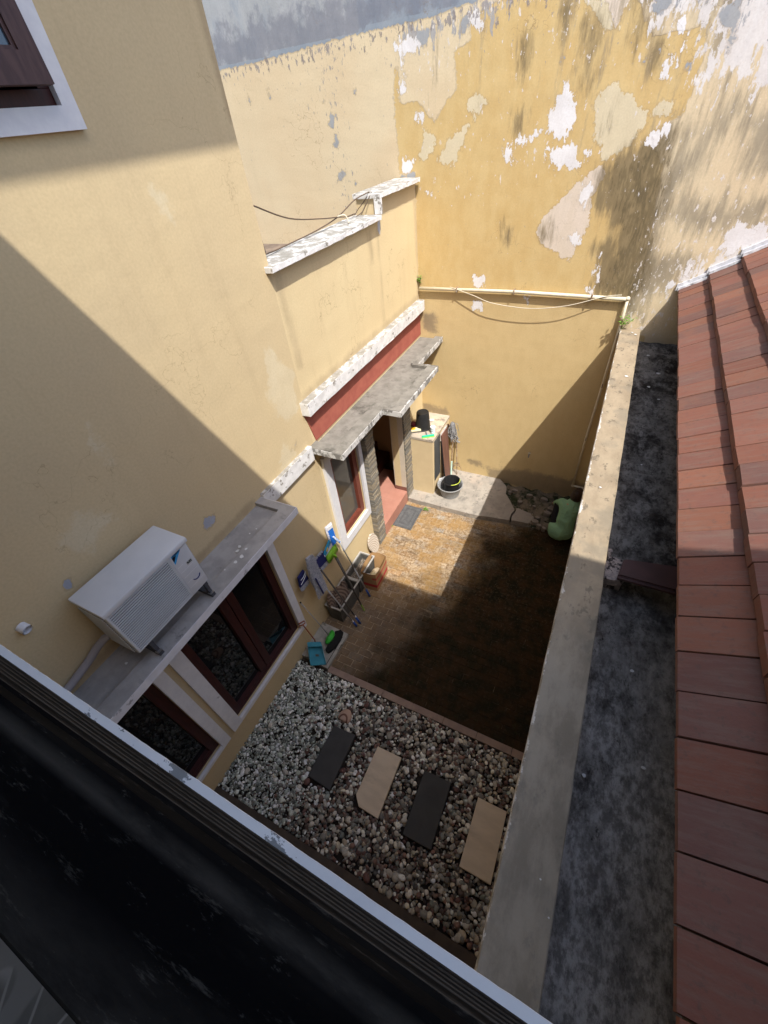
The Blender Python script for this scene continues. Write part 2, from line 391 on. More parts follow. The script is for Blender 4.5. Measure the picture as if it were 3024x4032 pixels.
def rough(poly, n=4, amp=0.012, seed=1):
    r = random.Random(seed); out = []
    for i in range(len(poly)):
        a = poly[i]; b = poly[(i + 1) % len(poly)]
        for k in range(n):
            s = k / n; j = amp if k else amp * 0.3
            out.append((a[0] + (b[0] - a[0]) * s + r.uniform(-j, j), a[1] + (b[1] - a[1]) * s + r.uniform(-j, j)))
    return out
slab_piece(bm, rough([(0.11, 5.13), (0.75, 5.115), (1.42, 5.125), (1.95, 5.205), (1.94, 5.36), (1.97, 5.47), (1.90, 5.58), (1.72, 5.84), (1.69, 6.02), (1.62, 6.10), (1.50, 6.22), (-0.02, 6.22), (-0.02, 5.46), (0.11, 5.46)], 3, 0.008, 2), -0.02, 0.10)
slab_piece(bm, rough([(1.975, 5.21), (2.245, 5.245), (2.31, 5.42), (2.24, 5.49), (2.05, 5.53), (1.985, 5.53), (2.0, 5.45), (1.97, 5.36)], 3, 0.008, 5), -0.02, 0.097, (-0.05, 0.03))
tag(obj('platform', bm, M_plat), 'low worn concrete platform along the foot of the back wall', 'platform', kind='structure')
M_pit = NT('x')
t = M_pit; c = t.mix(t.rng(t.noise(4.5, 7, 0.65), 0.42, 0.56), (0.018, 0.024, 0.008), (0.15, 0.12, 0.085))
c = t.mix(t.rng(t.noise(13, 7, 0.7, None, 3.0), 0.58, 0.64), c, (0.25, 0.21, 0.17)); t.m.name = 'mossy_rubble_soil'
M_pit = t.out(c, 0.9, t.noise(16, 8, 0.7), 0.8, 0.03)
bm = newbm(); n = 40
grid = [[bm.verts.new((1.45 + 1.62 * i / n, 5.24 + 0.98 * j / 26, 0.02 + 0.035 * math.sin(i * 0.9 + j * 0.5) * math.sin(j * 0.7) + rn.uniform(-.01, .012) + 0.05 * max(0, (i / n - 0.5)))) for i in range(n + 1)] for j in range(27)]
for j in range(26):
    for i in range(n): bm.faces.new((grid[j][i], grid[j][i + 1], grid[j + 1][i + 1], grid[j + 1][i]))
tag(obj('mossy_soil', bm, M_pit, None, True), 'dark mossy soil where the platform has broken away', 'ground', kind='structure')
M_rub = speck('broken_concrete', (0.24, 0.20, 0.165), (0.16, 0.135, 0.11), 18, 0.9, 0.6)
RUB = [(2.34, 5.33, .07, .055), (2.42, 5.27, .05, .045), (2.50, 5.25, .045, .03), (2.28, 5.28, .03, .03), (2.36, 5.45, .05, .035), (1.85, 6.02, .06, .03), (2.12, 5.98, .065, .022),
       (2.38, 5.97, .07, .022), (2.55, 5.74, .09, .05), (2.5, 5.6, .07, .05), (2.0, 5.75, .05, .03), (2.25, 5.72, .035, .02), (1.78, 5.93, .04, .04), (2.62, 5.92, .09, .03), (2.8, 5.85, .08, .04)]
rub0 = None
for i, (x, y, r, h) in enumerate(RUB):
    bm = newbm(); rr = random.Random(i + 40); k = rr.randint(5, 7)
    poly = [(x + r * rr.uniform(.7, 1.1) * math.cos(2 * math.pi * j / k + .3), y + r * rr.uniform(.45, .85) * math.sin(2 * math.pi * j / k + .3)) for j in range(k)]
    v = prism(bm, rough(poly, 2, r * 0.08, i), 0.0, 0.05 + h)
    for q in v: q.co.z += (q.co.x - x) * rr.uniform(-.2, .2) if q.co.z > 0.03 else 0
    bmesh.ops.bevel(bm, geom=bm.edges[:], offset=0.004, segments=1, affect='EDGES')
    single('concrete_fragment', bm, M_rub, 'flat lump of broken concrete lying in the mossy hole of the platform', 'rubble', group='broken concrete lumps beside the platform')

# kerb of pinkish tiles between paving and gravel
M_kerb = speck('pinkish_kerb_tile', (0.30, 0.215, 0.17), (0.24, 0.17, 0.14), 8, 0.8, 0.2, dark=(0.15, 0.12, 0.095), dlo=0.56, dhi=0.68)
kerb = thing('kerb', 'pinkish tiled kerb between the brick paving and the pebbles', 'kerb', (1.7, 1.75, 0))
xs = 0.44; 
while xs < 3.04:
    bm = newbm(); box(bm, xs + .002, min(xs + .40, 3.05) - .002, 1.705 + rn.uniform(-.002, .002), 1.79, -0.02, 0.034 + rn.uniform(-.002, .002), 0.004); obj('kerb_tile', bm, M_kerb, kerb); xs += .40
M_kerbd = speck('brown_kerb', (0.085, 0.065, 0.05), (0.06, 0.046, 0.036), 8, 0.85, 0.2)
bm = newbm(); box(bm, 0.0, 3.05, -0.02, 0.075, -0.02, 0.05, 0.004)
single('footing', bm, M_kerbd, 'dark brown footing along the near edge of the pebble bed', 'kerb')

# ---------------------------------------------------------------- pebbles
def pebbles():
    bmi = bmesh.new(); bmesh.ops.create_icosphere(bmi, subdivisions=2, radius=1.0)
    bmi.verts.ensure_lookup_table()
    V = np.array([v.co[:] for v in bmi.verts]); F = np.array([[q.index for q in f.verts] for f in bmi.faces]); bmi.free()
    g = np.random.default_rng(5); P = []
    slabs = [(0.88, 1.18, .565, 1.16), (1.46, 1.76, .565, 1.175), (2.04, 2.345, .56, 1.175), (2.633, 2.93, .563, 1.175)]
    def add(n, xr, yr, rad, zmax, test):
        x = g.uniform(*xr, n); y = g.uniform(*yr, n); z = g.uniform(0.0, zmax, n)
        r = rad[0] + (rad[1] - rad[0]) * g.random(n) ** 1.7
        keep = test(x, y)
        for a, b, c, d in slabs: keep &= ~((x > a - r * .6) & (x < b + r * .6) & (y > c - r * .6) & (y < d + r * .6) & (z > 0.0))
        keep &= (y + r < 1.705) & (y - r * .6 > 0.07)
        P.append(np.stack([x, y, z, r], 1)[keep])
    edge = lambda x, y: 0.86 + 0.12 * np.sin(y * 7) + g.normal(0, .10, x.shape) + np.where(y < .5, .35, 0)
    add(6800, (0.0, 1.5), (0.05, 1.72), (0.010, 0.019), 0.042, lambda x, y: x < edge(x, y))
    add(500, (0.0, 1.3), (0.05, 1.72), (0.018, 0.030), 0.05, lambda x, y: x < edge(x, y))
    add(5600, (0.5, 3.04), (0.05, 1.72), (0.012, 0.022), 0.034, lambda x, y: x > edge(x, y))
    add(2300, (0.5, 3.04), (0.05, 1.72), (0.019, 0.030), 0.05, lambda x, y: x > edge(x, y))
    add(330, (0.6, 3.04), (0.05, 1.72), (0.027, 0.038), 0.05, lambda x, y: x > edge(x, y))
    P = np.concatenate(P); n = len(P)
    S = np.stack([g.uniform(.85, 1.35, n), g.uniform(.75, 1.05, n), g.uniform(.42, .75, n)], 1) * P[:, 3:4]
    a = g.uniform(0, 2 * np.pi, n); tx = g.normal(0, .45, n); ty = g.normal(0, .35, n)
    tilted = g.random(n) < 0.13; tx = np.where(tilted, g.uniform(-1.4, 1.4, n), tx)
    L = V[None] * S[:, None]
    L = L * (1 + 0.10 * np.sin(V[None, :, :1] * 2.3 + a[:, None, None]) )
    ct, st = np.cos(tx)[:, None], np.sin(tx)[:, None]
    y1 = L[..., 1] * ct - L[..., 2] * st; z1 = L[..., 1] * st + L[..., 2] * ct; x1 = L[..., 0]
    ct, st = np.cos(ty)[:, None], np.sin(ty)[:, None]
    x2 = x1 * ct + z1 * st; z2 = -x1 * st + z1 * ct
    ca, sa = np.cos(a)[:, None], np.sin(a)[:, None]
    W = np.stack([x2 * ca - y1 * sa, x2 * sa + y1 * ca, z2], -1) + P[:, None, :3]
    W[..., 2] += 0.012
    W = W.reshape(-1, 3); nf = len(F)
    FF = (F[None] + (np.arange(n) * len(V))[:, None, None]).reshape(-1, 3)
    pal_l = np.array([(.44, .46, .42), (.56, .58, .54), (.22, .24, .215), (.13, .145, .125), (.34, .36, .32), (.68, .69, .66), (.18, .18, .16), (.10, .11, .10), (.27, .30, .26)])
    pal_r = np.array([(.40, .37, .30), (.09, .048, .042), (.13, .09, .075), (.24, .225, .195), (.50, .47, .41), (.065, .058, .052), (.28, .24, .185), (.12, .115, .105), (.16, .095, .075), (.60, .57, .51), (.10, .068, .06), (.18, .175, .155), (.07, .052, .045), (.15, .155, .14)])
    mixp = 1 / (1 + np.exp(-(P[:, 0] - 0.95 - g.normal(0, .18, n)) * 7))
    usel = g.random(n) < mixp * .95
    c = np.where(usel[:, None], pal_r[g.integers(0, len(pal_r), n)], pal_l[g.integers(0, len(pal_l), n)]) * g.uniform(.8, 1.15, (n, 1)) * 1.75
    big = P[:, 3] > .027; c = np.where((big & (g.random(n) < .5))[:, None], pal_r[np.array([0, 3, 4, 9])[g.integers(0, 4, n)]] * g.uniform(.85, 1.1, (n, 1)), c)
    low = P[:, 2] < 0.012; c = np.clip(np.where((low & usel)[:, None], c * .6, c), 0, .88)  # low pebbles coloured darker, as shade in the gaps
    me = bpy.data.meshes.new('pebbles')
    me.vertices.add(len(W)); me.vertices.foreach_set('co', W.ravel().astype(np.float32))
    me.loops.add(len(FF) * 3); me.loops.foreach_set('vertex_index', FF.ravel().astype(np.int32))
    me.polygons.add(len(FF)); me.polygons.foreach_set('loop_start', (np.arange(len(FF)) * 3).astype(np.int32))
    me.polygons.foreach_set('use_smooth', np.ones(len(FF), bool)); me.update()
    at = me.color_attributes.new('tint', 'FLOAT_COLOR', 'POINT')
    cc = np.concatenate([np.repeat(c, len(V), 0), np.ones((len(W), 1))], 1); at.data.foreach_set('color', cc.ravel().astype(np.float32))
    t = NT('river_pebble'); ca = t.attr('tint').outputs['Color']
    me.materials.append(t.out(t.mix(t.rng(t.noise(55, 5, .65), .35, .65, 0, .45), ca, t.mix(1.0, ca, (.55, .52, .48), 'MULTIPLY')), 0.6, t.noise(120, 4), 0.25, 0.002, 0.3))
    o = bpy.data.objects.new('pebbles', me); COL.objects.link(o)
    tag(o, 'bed of small white pebbles and larger brown and grey river pebbles', 'pebbles', kind='stuff')
pebbles()
bm = newbm(); box(bm, 0.0, 3.05, 0.05, 1.72, -0.026, 0.004)
tag(obj('pebble_bed_soil', bm, speck('dark_wet_soil', (0.03, 0.02, 0.015), (0.018, 0.014, 0.01), 20, 0.8, 0.4)), 'dark soil beneath the pebbles', 'ground', kind='structure')

# stepping slabs
M_slabd = speck('charcoal_slab', (0.062, 0.062, 0.062), (0.050, 0.050, 0.050), 6, 0.75, 0.15)
M_slabl = speck('sand_coloured_slab', (0.66, 0.55, 0.42), (0.58, 0.48, 0.365), 4, 0.7, 0.15, stretch=(1, 3, 1), dark=(0.46, 0.38, 0.285), dlo=.55, dhi=.7)
SL = [([(0.885, 1.155), (1.172, 1.168), (1.182, .568), (.888, .585)], M_slabd, 'charcoal stepping slab in the pebbles nearest the house wall'),
      ([(1.463, 1.17), (1.757, 1.176), (1.768, .565), (1.534, .575), (1.461, .655)], M_slabl, 'sand coloured stepping slab with a clipped corner between the two charcoal slabs'),
      ([(2.036, 1.172), (2.339, 1.178), (2.347, .564), (2.048, .558)], M_slabd, 'charcoal stepping slab between the two sand coloured slabs'),
      ([(2.633, 1.173), (2.929, 1.174), (2.936, .563), (2.633, .564)], M_slabl, 'sand coloured stepping slab with full corners beside the concrete wall top')]
for poly, m, lab in SL:
    bm = newbm(); prism(bm, poly, 0.025, 0.072); bmesh.ops.bevel(bm, geom=bm.edges[:], offset=0.003, segments=1, affect='EDGES')
    single('stepping_slab', bm, m, lab, 'paving slab', group='stepping slabs across the pebble bed')

# rounded pink stone with a brown arch in it
t = NT('banded_pink_stone'); rv = t.noise(3, 4)
sepn = t.n.new('ShaderNodeSeparateXYZ'); t.l.new(t.tc.outputs['Object'], sepn.inputs[0])
dd = t.math('SQRT', t.math('ADD', t.math('POWER', t.math('MULTIPLY', sepn.outputs['X'], 1.25), 2.0), t.math('POWER', t.math('ADD', sepn.outputs['Y'], 0.045), 2.0)))
arch = t.math('MULTIPLY', t.rng(dd, .045, .055), t.rng(dd, .08, .068))
M_pink = t.out(t.mix(arch, (0.42, 0.29, 0.225), (0.16, 0.075, 0.05)), 0.7, t.noise(60, 4), 0.2, 0.003)
bm = newbm(); v = ball(bm, (0, 0, 0), (0.082, 0.10, 0.045), 3)
for q in v:
    if q.co.y < -0.045: q.co.y = -0.045 + (q.co.y + 0.045) * 0.15
for q in v: q.co += Vector((0.955, 1.29, 0.062))
hs = thing('stone', 'rounded pink stone with a brown arch lying on the pebbles above the first charcoal slab', 'stone', (0.955, 1.29, 0.062))
obj('stone_block', bm, M_pink, hs, True)

# ================================================================ BACK BOUNDARY WALL
PW = {
 'ochre': [[(-0.21, 5.55), (-0.22, 4.68), (-0.01, 4.61), (-0.01, 3.35), (2.78, 3.33), (2.88, 3.44), (2.79, 4.26), (2.74, 4.61), (2.64, 4.73), (2.55, 4.81), (2.68, 4.93), (2.79, 4.99), (2.81, 5.14), (2.81, 5.41), (2.77, 5.55), (2.52, 5.52), (2.35, 5.53), (2.25, 5.67), (2.07, 5.85), (1.13, 5.98), (0.69, 5.87), (0.65, 5.69), (0.49, 5.64), (0.54, 5.36), (0.38, 5.24), (0.26, 5.12), (0.07, 5.29), (-0.18, 5.29)],
            [(-0.22, 5.6), (-0.17, 5.6), (-0.16, 4.65), (-0.22, 4.65)]],
 'lower': [[(-0.05, 3.36), (2.80, 3.34), (2.80, 2.9), (3.1, 2.9), (3.1, -1), (-0.05, -1)]],
 'creamp': [[(0.12, 5.05), (0.22, 5.07), (0.29, 4.95), (0.17, 4.77), (0.09, 4.8)], [(0.68, 5.07), (0.61, 4.89), (0.47, 4.69), (0.29, 4.78), (0.44, 4.94)],
            [(2.0, 5.05), (2.01, 5.19), (2.12, 5.24), (2.34, 5.11), (2.47, 5.02), (2.49, 4.88), (2.34, 4.75), (2.18, 4.68), (2.05, 4.84)],
            [(0.62, 5.22), (0.72, 5.3), (0.86, 5.24), (0.76, 5.1)], [(2.5, 5.05), (2.7, 5.1), (2.68, 4.98), (2.5, 4.96)],
            [(1.75, 5.84), (2.05, 5.8), (2.03, 5.6), (1.95, 5.59), (1.87, 5.66)]],
 'pinkp': [[(2.17, 4.62), (2.23, 4.56), (2.12, 4.34), (2.15, 4.1), (2.05, 3.87), (2.02, 3.73), (1.7, 3.87), (1.59, 4.01), (1.64, 4.18), (1.86, 4.39), (2.07, 4.57)], [(1.88, 5.85), (2.15, 5.85), (2.02, 5.6)]],
 'white': [[(1.66, 5.3), (1.77, 5.21), (1.81, 5.0), (1.74, 4.88), (1.57, 4.91), (1.54, 5.02), (1.6, 5.16)], [(1.54, 4.8), (1.85, 4.81), (1.94, 4.62), (1.69, 4.63)],
           [(0.03, 5.22), (0.14, 5.19), (0.1, 5.12), (0.03, 5.14)], [(1.1, 4.9), (1.18, 4.82), (1.22, 4.69), (1.14, 4.7)], [(-0.17, 4.81), (-0.02, 4.78), (-0.02, 4.67), (-0.16, 4.68)],
           [(1.27, 4.91), (1.47, 4.95), (1.43, 4.9), (1.23, 4.85)], [(2.51, 5.59), (2.6, 5.61), (2.6, 5.49), (2.56, 5.49)], [(2.57, 5.45), (2.62, 5.43), (2.6, 5.33), (2.53, 5.23), (2.51, 5.27)],
           [(0.8, 3.5), (1.02, 3.53), (0.97, 3.37), (0.82, 3.39)], [(2.27, 3.46), (2.38, 3.4), (2.33, 3.32)], [(0.1, 4.47), (0.26, 4.46), (0.16, 4.42)], [(1.96, 4.75), (2.05, 4.8), (2.03, 4.67)],
           [(-0.19, 5.8), (0.14, 5.8), (0.16, 5.71), (-0.14, 5.68)], [(1.98, 4.49), (2.12, 4.45), (2.09, 4.24), (2.01, 4.28)], [(3.5, 3.88), (3.56, 4.15), (3.66, 4.05), (3.83, 4.1), (3.89, 3.96), (3.59, 3.81)],
           [(3.25, 3.67), (3.34, 3.74), (3.33, 3.58)], [(2.32, 3.82), (2.4, 3.52), (2.35, 3.52)], [(0.8, 3.2), (0.95, 3.2), (0.99, 3.08), (0.82, 3.07)], [(1.52, 3.28), (1.6, 3.27), (1.56, 3.21)],
           [(3.12, 3.5), (3.23, 3.53), (3.18, 3.4)], [(2.57, 4.87), (2.74, 4.93), (2.64, 4.75), (2.48, 4.77)], [(1.95, 3.95), (2.05, 4.05), (2.08, 3.9)], [(-0.18, 5.35), (-0.1, 5.62), (-0.1, 5.4)], [(0.6, 5.86), (0.8, 5.93), (0.75, 5.75)]],
 'whsoft': [[(2.86, 5.26), (2.82, 5.51), (2.88, 5.68), (3.3, 5.9), (4.4, 6.0), (4.4, 5.2), (3.14, 5.2), (2.99, 5.2)], [(3.3, 3.62), (4.2, 4.2), (4.2, 3.9), (3.3, 3.5)], [(2.35, 5.62), (2.8, 5.6), (2.8, 5.95), (2.3, 5.95)]],
 'greyp': [[(2.31, 5.41), (2.36, 5.42), (2.36, 5.37), (2.33, 5.34)], [(2.69, 5.32), (2.73, 5.32), (2.75, 5.26), (2.69, 5.28)], [(2.82, 5.59), (2.95, 5.67), (3.0, 5.52), (3.02, 5.34), (2.99, 5.34), (2.96, 5.48)],
           [(0.06, 5.82), (0.22, 5.82), (0.19, 5.71), (0.11, 5.73)], [(0.55, 5.84), (0.64, 5.87), (0.62, 5.77), (0.56, 5.76)], [(2.28, 5.77), (2.5, 5.74), (2.43, 5.67), (2.33, 5.67)],
           [(2.44, 5.45), (2.48, 5.43), (2.48, 5.37)], [(1.56, 5.49), (1.62, 5.49), (1.58, 5.44)], [(-2.35, 5.57), (-2.33, 5.51), (-2.36, 5.49)], [(-1.12, 5.3), (-1.05, 5.26), (-1.12, 5.17), (-1.17, 5.2)],
           [(-1.09, 5.1), (-1.03, 5.06), (-1.09, 4.96), (-1.15, 4.98)], [(-1.09, 4.73), (-0.99, 4.73), (-1.06, 4.65), (-1.15, 4.63)], [(-0.89, 4.65), (-0.85, 4.59), (-0.88, 4.56)], [(-1.2, 5.45), (-1.17, 5.42), (-1.21, 5.38)],
           [(-2.0, 5.6), (-1.98, 5.5), (-2.02, 5.5)], [(-0.75, 5.5), (-0.72, 5.45), (-0.76, 5.44)], [(-0.06, 4.66), (-0.01, 4.68), (0.0, 4.55), (-0.06, 4.6), (-0.2, 4.63)], [(3.4, 5.5), (3.6, 5.7), (3.55, 5.4)]],
 'mould': [[(1.77, 5.69), (1.88, 5.67), (1.9, 5.51), (1.85, 5.24), (1.8, 5.24), (1.81, 5.49)], [(1.56, 5.8), (1.6, 5.79), (1.6, 5.61), (1.57, 5.61)], [(1.18, 5.63), (1.27, 5.63), (1.29, 5.47), (1.21, 5.35), (1.19, 5.37)],
           [(1.17, 5.1), (1.27, 5.1), (1.27, 4.95), (1.19, 4.95)], [(2.41, 5.45), (2.45, 5.45), (2.4, 5.31), (2.38, 5.32)], [(2.2, 4.58), (2.4, 4.69), (2.63, 4.82), (2.76, 4.86), (2.74, 4.61), (2.70, 4.33), (2.66, 4.01), (2.42, 4.1), (2.17, 4.32)],
           [(2.50, 4.10), (2.76, 4.50), (2.90, 3.44), (2.77, 3.30), (2.45, 3.60)], [(2.33, 3.87), (2.42, 3.92), (2.81, 3.41), (2.42, 3.39)], [(1.21, 4.06), (1.27, 4.05), (1.26, 3.94), (1.21, 3.94)], [(1.61, 4.06), (1.73, 4.05), (1.74, 3.92), (1.63, 3.94)],
           [(2.16, 5.95), (2.3, 5.95), (2.32, 5.6), (2.26, 5.5), (2.2, 5.6)]],
 'stain': [[(2.74, 3.83), (3.37, 3.79), (3.3, 3.67), (2.97, 3.28), (2.83, 3.41)], [(2.8, 4.3), (3.75, 4.28), (3.82, 4.05), (3.32, 4.0), (2.89, 4.09)], [(2.9, 4.85), (3.11, 5.03), (3.23, 5.08), (3.26, 5.01), (3.09, 4.6), (2.9, 4.5)],
           [(2.78, 4.9), (2.95, 4.9), (3.0, 3.1), (2.78, 3.1)], [(3.3, 4.9), (3.9, 5.1), (3.9, 4.5), (3.5, 4.5)], [(2.6, 5.7), (3.0, 5.9), (2.9, 5.5)]],
 'damp': [[(1.3, 0.30), (1.9, 0.42), (3.1, 0.40), (3.1, 0.0), (1.3, 0.0)], [(0.85, 0.42), (1.12, 0.40), (1.2, 0.30), (0.95, 0.33)], [(1.25, 0.30), (1.4, 0.33), (1.42, 0.20), (1.3, 0.2)], [(0.0, 1.45), (0.45, 1.40), (0.48, 1.28), (0.0, 1.28)], [(0.05, 2.95), (0.22, 3.0), (0.3, 2.7), (0.05, 2.72)]],
 'greytop': [[(-5, 5.82), (-2.745, 5.833), (-2.13, 5.839), (-.99, 5.89), (.24, 5.913), (1.0, 5.97), (1.6, 6.06), (6, 6.3), (6, 12), (-5, 12)]],
}
CR1, CR2 = (0.66, 0.56, 0.385), (0.62, 0.50, 0.33)
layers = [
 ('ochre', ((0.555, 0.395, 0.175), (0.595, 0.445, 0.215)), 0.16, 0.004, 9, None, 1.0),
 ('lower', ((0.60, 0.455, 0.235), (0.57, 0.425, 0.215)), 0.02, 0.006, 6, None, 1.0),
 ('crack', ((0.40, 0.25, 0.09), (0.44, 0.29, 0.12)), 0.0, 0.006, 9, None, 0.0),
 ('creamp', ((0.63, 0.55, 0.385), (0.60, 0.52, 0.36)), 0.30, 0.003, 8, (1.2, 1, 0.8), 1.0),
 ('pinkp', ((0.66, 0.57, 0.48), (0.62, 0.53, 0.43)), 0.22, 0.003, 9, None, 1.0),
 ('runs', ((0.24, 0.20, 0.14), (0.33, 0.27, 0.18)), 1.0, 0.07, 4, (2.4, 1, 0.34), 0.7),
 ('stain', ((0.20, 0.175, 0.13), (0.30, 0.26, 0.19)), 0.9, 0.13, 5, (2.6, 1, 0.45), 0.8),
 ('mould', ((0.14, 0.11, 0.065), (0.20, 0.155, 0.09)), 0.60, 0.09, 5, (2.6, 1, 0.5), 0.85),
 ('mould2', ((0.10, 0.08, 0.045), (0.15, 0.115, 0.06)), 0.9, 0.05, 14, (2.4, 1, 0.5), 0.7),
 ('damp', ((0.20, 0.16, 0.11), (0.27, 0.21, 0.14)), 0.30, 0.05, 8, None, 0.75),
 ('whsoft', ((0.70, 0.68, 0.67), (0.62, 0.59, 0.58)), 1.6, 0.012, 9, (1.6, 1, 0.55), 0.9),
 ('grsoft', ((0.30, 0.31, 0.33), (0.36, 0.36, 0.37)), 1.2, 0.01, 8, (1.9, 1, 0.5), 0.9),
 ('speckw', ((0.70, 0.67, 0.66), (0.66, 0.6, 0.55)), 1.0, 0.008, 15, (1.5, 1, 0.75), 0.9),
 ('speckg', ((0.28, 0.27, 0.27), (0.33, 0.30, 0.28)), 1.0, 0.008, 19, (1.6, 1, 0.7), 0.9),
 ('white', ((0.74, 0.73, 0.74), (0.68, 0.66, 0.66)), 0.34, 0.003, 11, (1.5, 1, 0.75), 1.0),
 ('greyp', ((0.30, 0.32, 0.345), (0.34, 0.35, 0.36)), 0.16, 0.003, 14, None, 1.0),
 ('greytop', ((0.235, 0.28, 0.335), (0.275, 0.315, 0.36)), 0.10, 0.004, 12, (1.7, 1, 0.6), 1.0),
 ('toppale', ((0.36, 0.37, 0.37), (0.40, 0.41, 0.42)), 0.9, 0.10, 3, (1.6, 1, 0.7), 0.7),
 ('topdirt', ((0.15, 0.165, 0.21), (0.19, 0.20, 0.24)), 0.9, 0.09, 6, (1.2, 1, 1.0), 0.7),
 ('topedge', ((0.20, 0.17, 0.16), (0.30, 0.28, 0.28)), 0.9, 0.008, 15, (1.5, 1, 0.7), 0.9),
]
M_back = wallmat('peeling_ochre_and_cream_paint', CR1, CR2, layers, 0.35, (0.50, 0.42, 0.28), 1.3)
_sdf = sdf
def fieldoff(f): return f
bw = thing('boundary_wall', 'tall neighbouring wall with peeling ochre, cream and white paint and a grey upper part', 'wall', (0, 6.2, 0))
us = np.arange(-3.6, 4.75, 0.035); vz = np.arange(-0.05, 8.2, 0.04)
wf = wallgrid('wall_face', 1, 6.2, us, vz, [], PW, M_back, bw)
me = wf.data; n = len(me.vertices); A = np.zeros(n * 3, np.float32); me.vertices.foreach_get('co', A); A = A.reshape(-1, 3)
def putfield(name, arr): at = me.attributes.new(name, 'FLOAT', 'POINT'); at.data.foreach_set('value', arr.astype(np.float32))
X, Z = A[:, 0], A[:, 2]
reg = np.maximum(sdf([(0.0, 5.9), (0.9, 5.9), (3, 5.9), (2.8, 3.4), (0, 3.4)], X, Z), -1)
putfield('speckw', np.where(X > 2.75, -0.075 - 0.04 * np.clip((Z - 3.6), 0, 1), np.where((Z > 3.36) & (X > -0.2), -0.130 - 0.03 * (Z < 4.3), -0.30)) - 0.2 * (Z < 2.9) + 0.045 * np.clip(Z - 5.2, 0, 1) + 0.05 * np.exp(-((X - .9) / .35) ** 2 - ((Z - 3.2) / .25) ** 2) + 0.05 * np.exp(-((X - 1.35) / .3) ** 2 - ((Z - 4.8) / .25) ** 2))
putfield('speckg', np.where((X < -0.2), -0.15, -0.165) - 0.1 * (Z < 3.4) + 0.05 * np.clip(Z - 5.2, 0, 0.6) + 0.055 * np.exp(-((X + 1.08) / 0.22) ** 2))
putfield('topdirt', np.where(Z > 5.86 + 0.03 * np.clip(X + 2.2, 0, 5), 0.10 - np.abs(Z - 6.03 - .02 * X) * 1.0, -1) + 0.06 * (X < -.6) - .06 * (X > .2))
putfield('toppale', np.where(Z > 5.86 + 0.03 * np.clip(X + 2.2, 0, 5), 0.10 - 0.25 * (X > -.6), -1))
putfield('topedge', np.where(Z < 5.87 + 0.03 * np.clip(X + 2.2, 0, 5), -0.03 - np.abs(Z - (5.80 + 0.03 * np.clip(X + 2.2, 0, 5))) * .9 + .03 * np.clip(X, 0, 1), -1))
putfield('runs', -0.155 + 0.06 * np.clip((Z - 5.0) / .8, -1, 1) - .06 * (X < .2) + .05 * (X > 1.5) - .3 * (Z < 3.4) + .05 * (X > 2.85))
f0 = np.zeros(n, np.float32); me.attributes['mould'].data.foreach_get('value', f0); me.attributes['mould'].data.foreach_set('value', (f0 + .045 * ((X > 2.1) & (Z < 4.95))).astype(np.float32))
putfield('mould2', np.minimum(sdf([(2.18, 4.55), (2.8, 4.95), (2.95, 3.3), (2.4, 3.3), (2.5, 4.0)], X, Z), .12) - .10)
putfield('grsoft', np.maximum(np.minimum(sdf([(2.3, 6.1), (4.4, 6.3), (4.4, 5.3), (3.1, 5.25), (2.85, 5.6), (2.3, 5.62)], X, Z), .1) - .16, np.minimum(sdf([(-.2, 5.9), (1.2, 5.98), (1.1, 5.8), (-.2, 5.65)], X, Z), .1) - .10))
putfield('crack', np.full(n, -1.0))
bm = newbm(); box(bm, -3.6, 4.7, 6.205, 6.45, 0, 8.2); obj('wall_core', bm, M_conc, bw)

# ================================================================ HOUSE ON THE LEFT
house = thing('house', 'cream rendered two storey house wall with dark red windows and a grey concrete canopy', 'house', (0, 0, 0))
HF = {'pale': [[(3.0, 3.5), (2.95, 3.15), (2.72, 3.1), (2.6, 3.5), (2.78, 3.9)], [(2.62, 2.95), (2.75, 2.72), (2.5, 2.72)], [(1.0, 4.0), (1.15, 4.1), (1.1, 3.8)], [(0.6, 3.55), (0.75, 3.7), (0.9, 3.5), (0.7, 3.42)], [(2.2, 5.05), (2.3, 5.02), (2.25, 4.9)]],
      'flake': [[(1.436, 2.94), (1.50, 2.945), (1.53, 2.91), (1.585, 2.895), (1.56, 2.84), (1.528, 2.812), (1.449, 2.844)], [(.43, 3.36), (.475, 3.355), (.494, 3.30), (.46, 3.27), (.43, 3.289), (.44, 3.32)], [(2.68, 2.80), (2.72, 2.84), (2.73, 2.76)], [(2.77, 2.84), (2.8, 2.87), (2.82, 2.80)]],
      'damp': [[(3.0, 6.6), (3.1, 6.6), (3.1, 5.3), (3.03, 5.3), (3.0, 5.9)], [(-.5, 2.70), (2.02, 2.71), (2.02, 2.62), (-.5, 2.6)], [(2.05, 1.12), (2.2, 1.12), (2.2, .92), (2.1, .88)]]}
holes = [(.68, 1.90, .52, 2.42), (-.95, .375, .50, 2.42), (.62, 1.845, 5.43, 6.70)]
wallgrid('wall', 0, 0.0, list(np.arange(-3.2, 3.05, .06)) + [3.06], np.arange(-0.03, 8.59, .06), holes, HF, M_house, house, 0.14)
bm = newbm(); box(bm, -4, -0.02, 3.0, 3.058, 0, 8.58); obj('end_wall', bm, M_plain, house)
bm = newbm(); box(bm, -4.0, 1.60, -1.2, 3.30, 8.59, 8.71); obj('eaves', bm, M_conclt, house)
bm = newbm(); box(bm, -4, -0.16, -3.2, 2.99, -0.02, 6.9); obj('interior', bm, M_black, house)
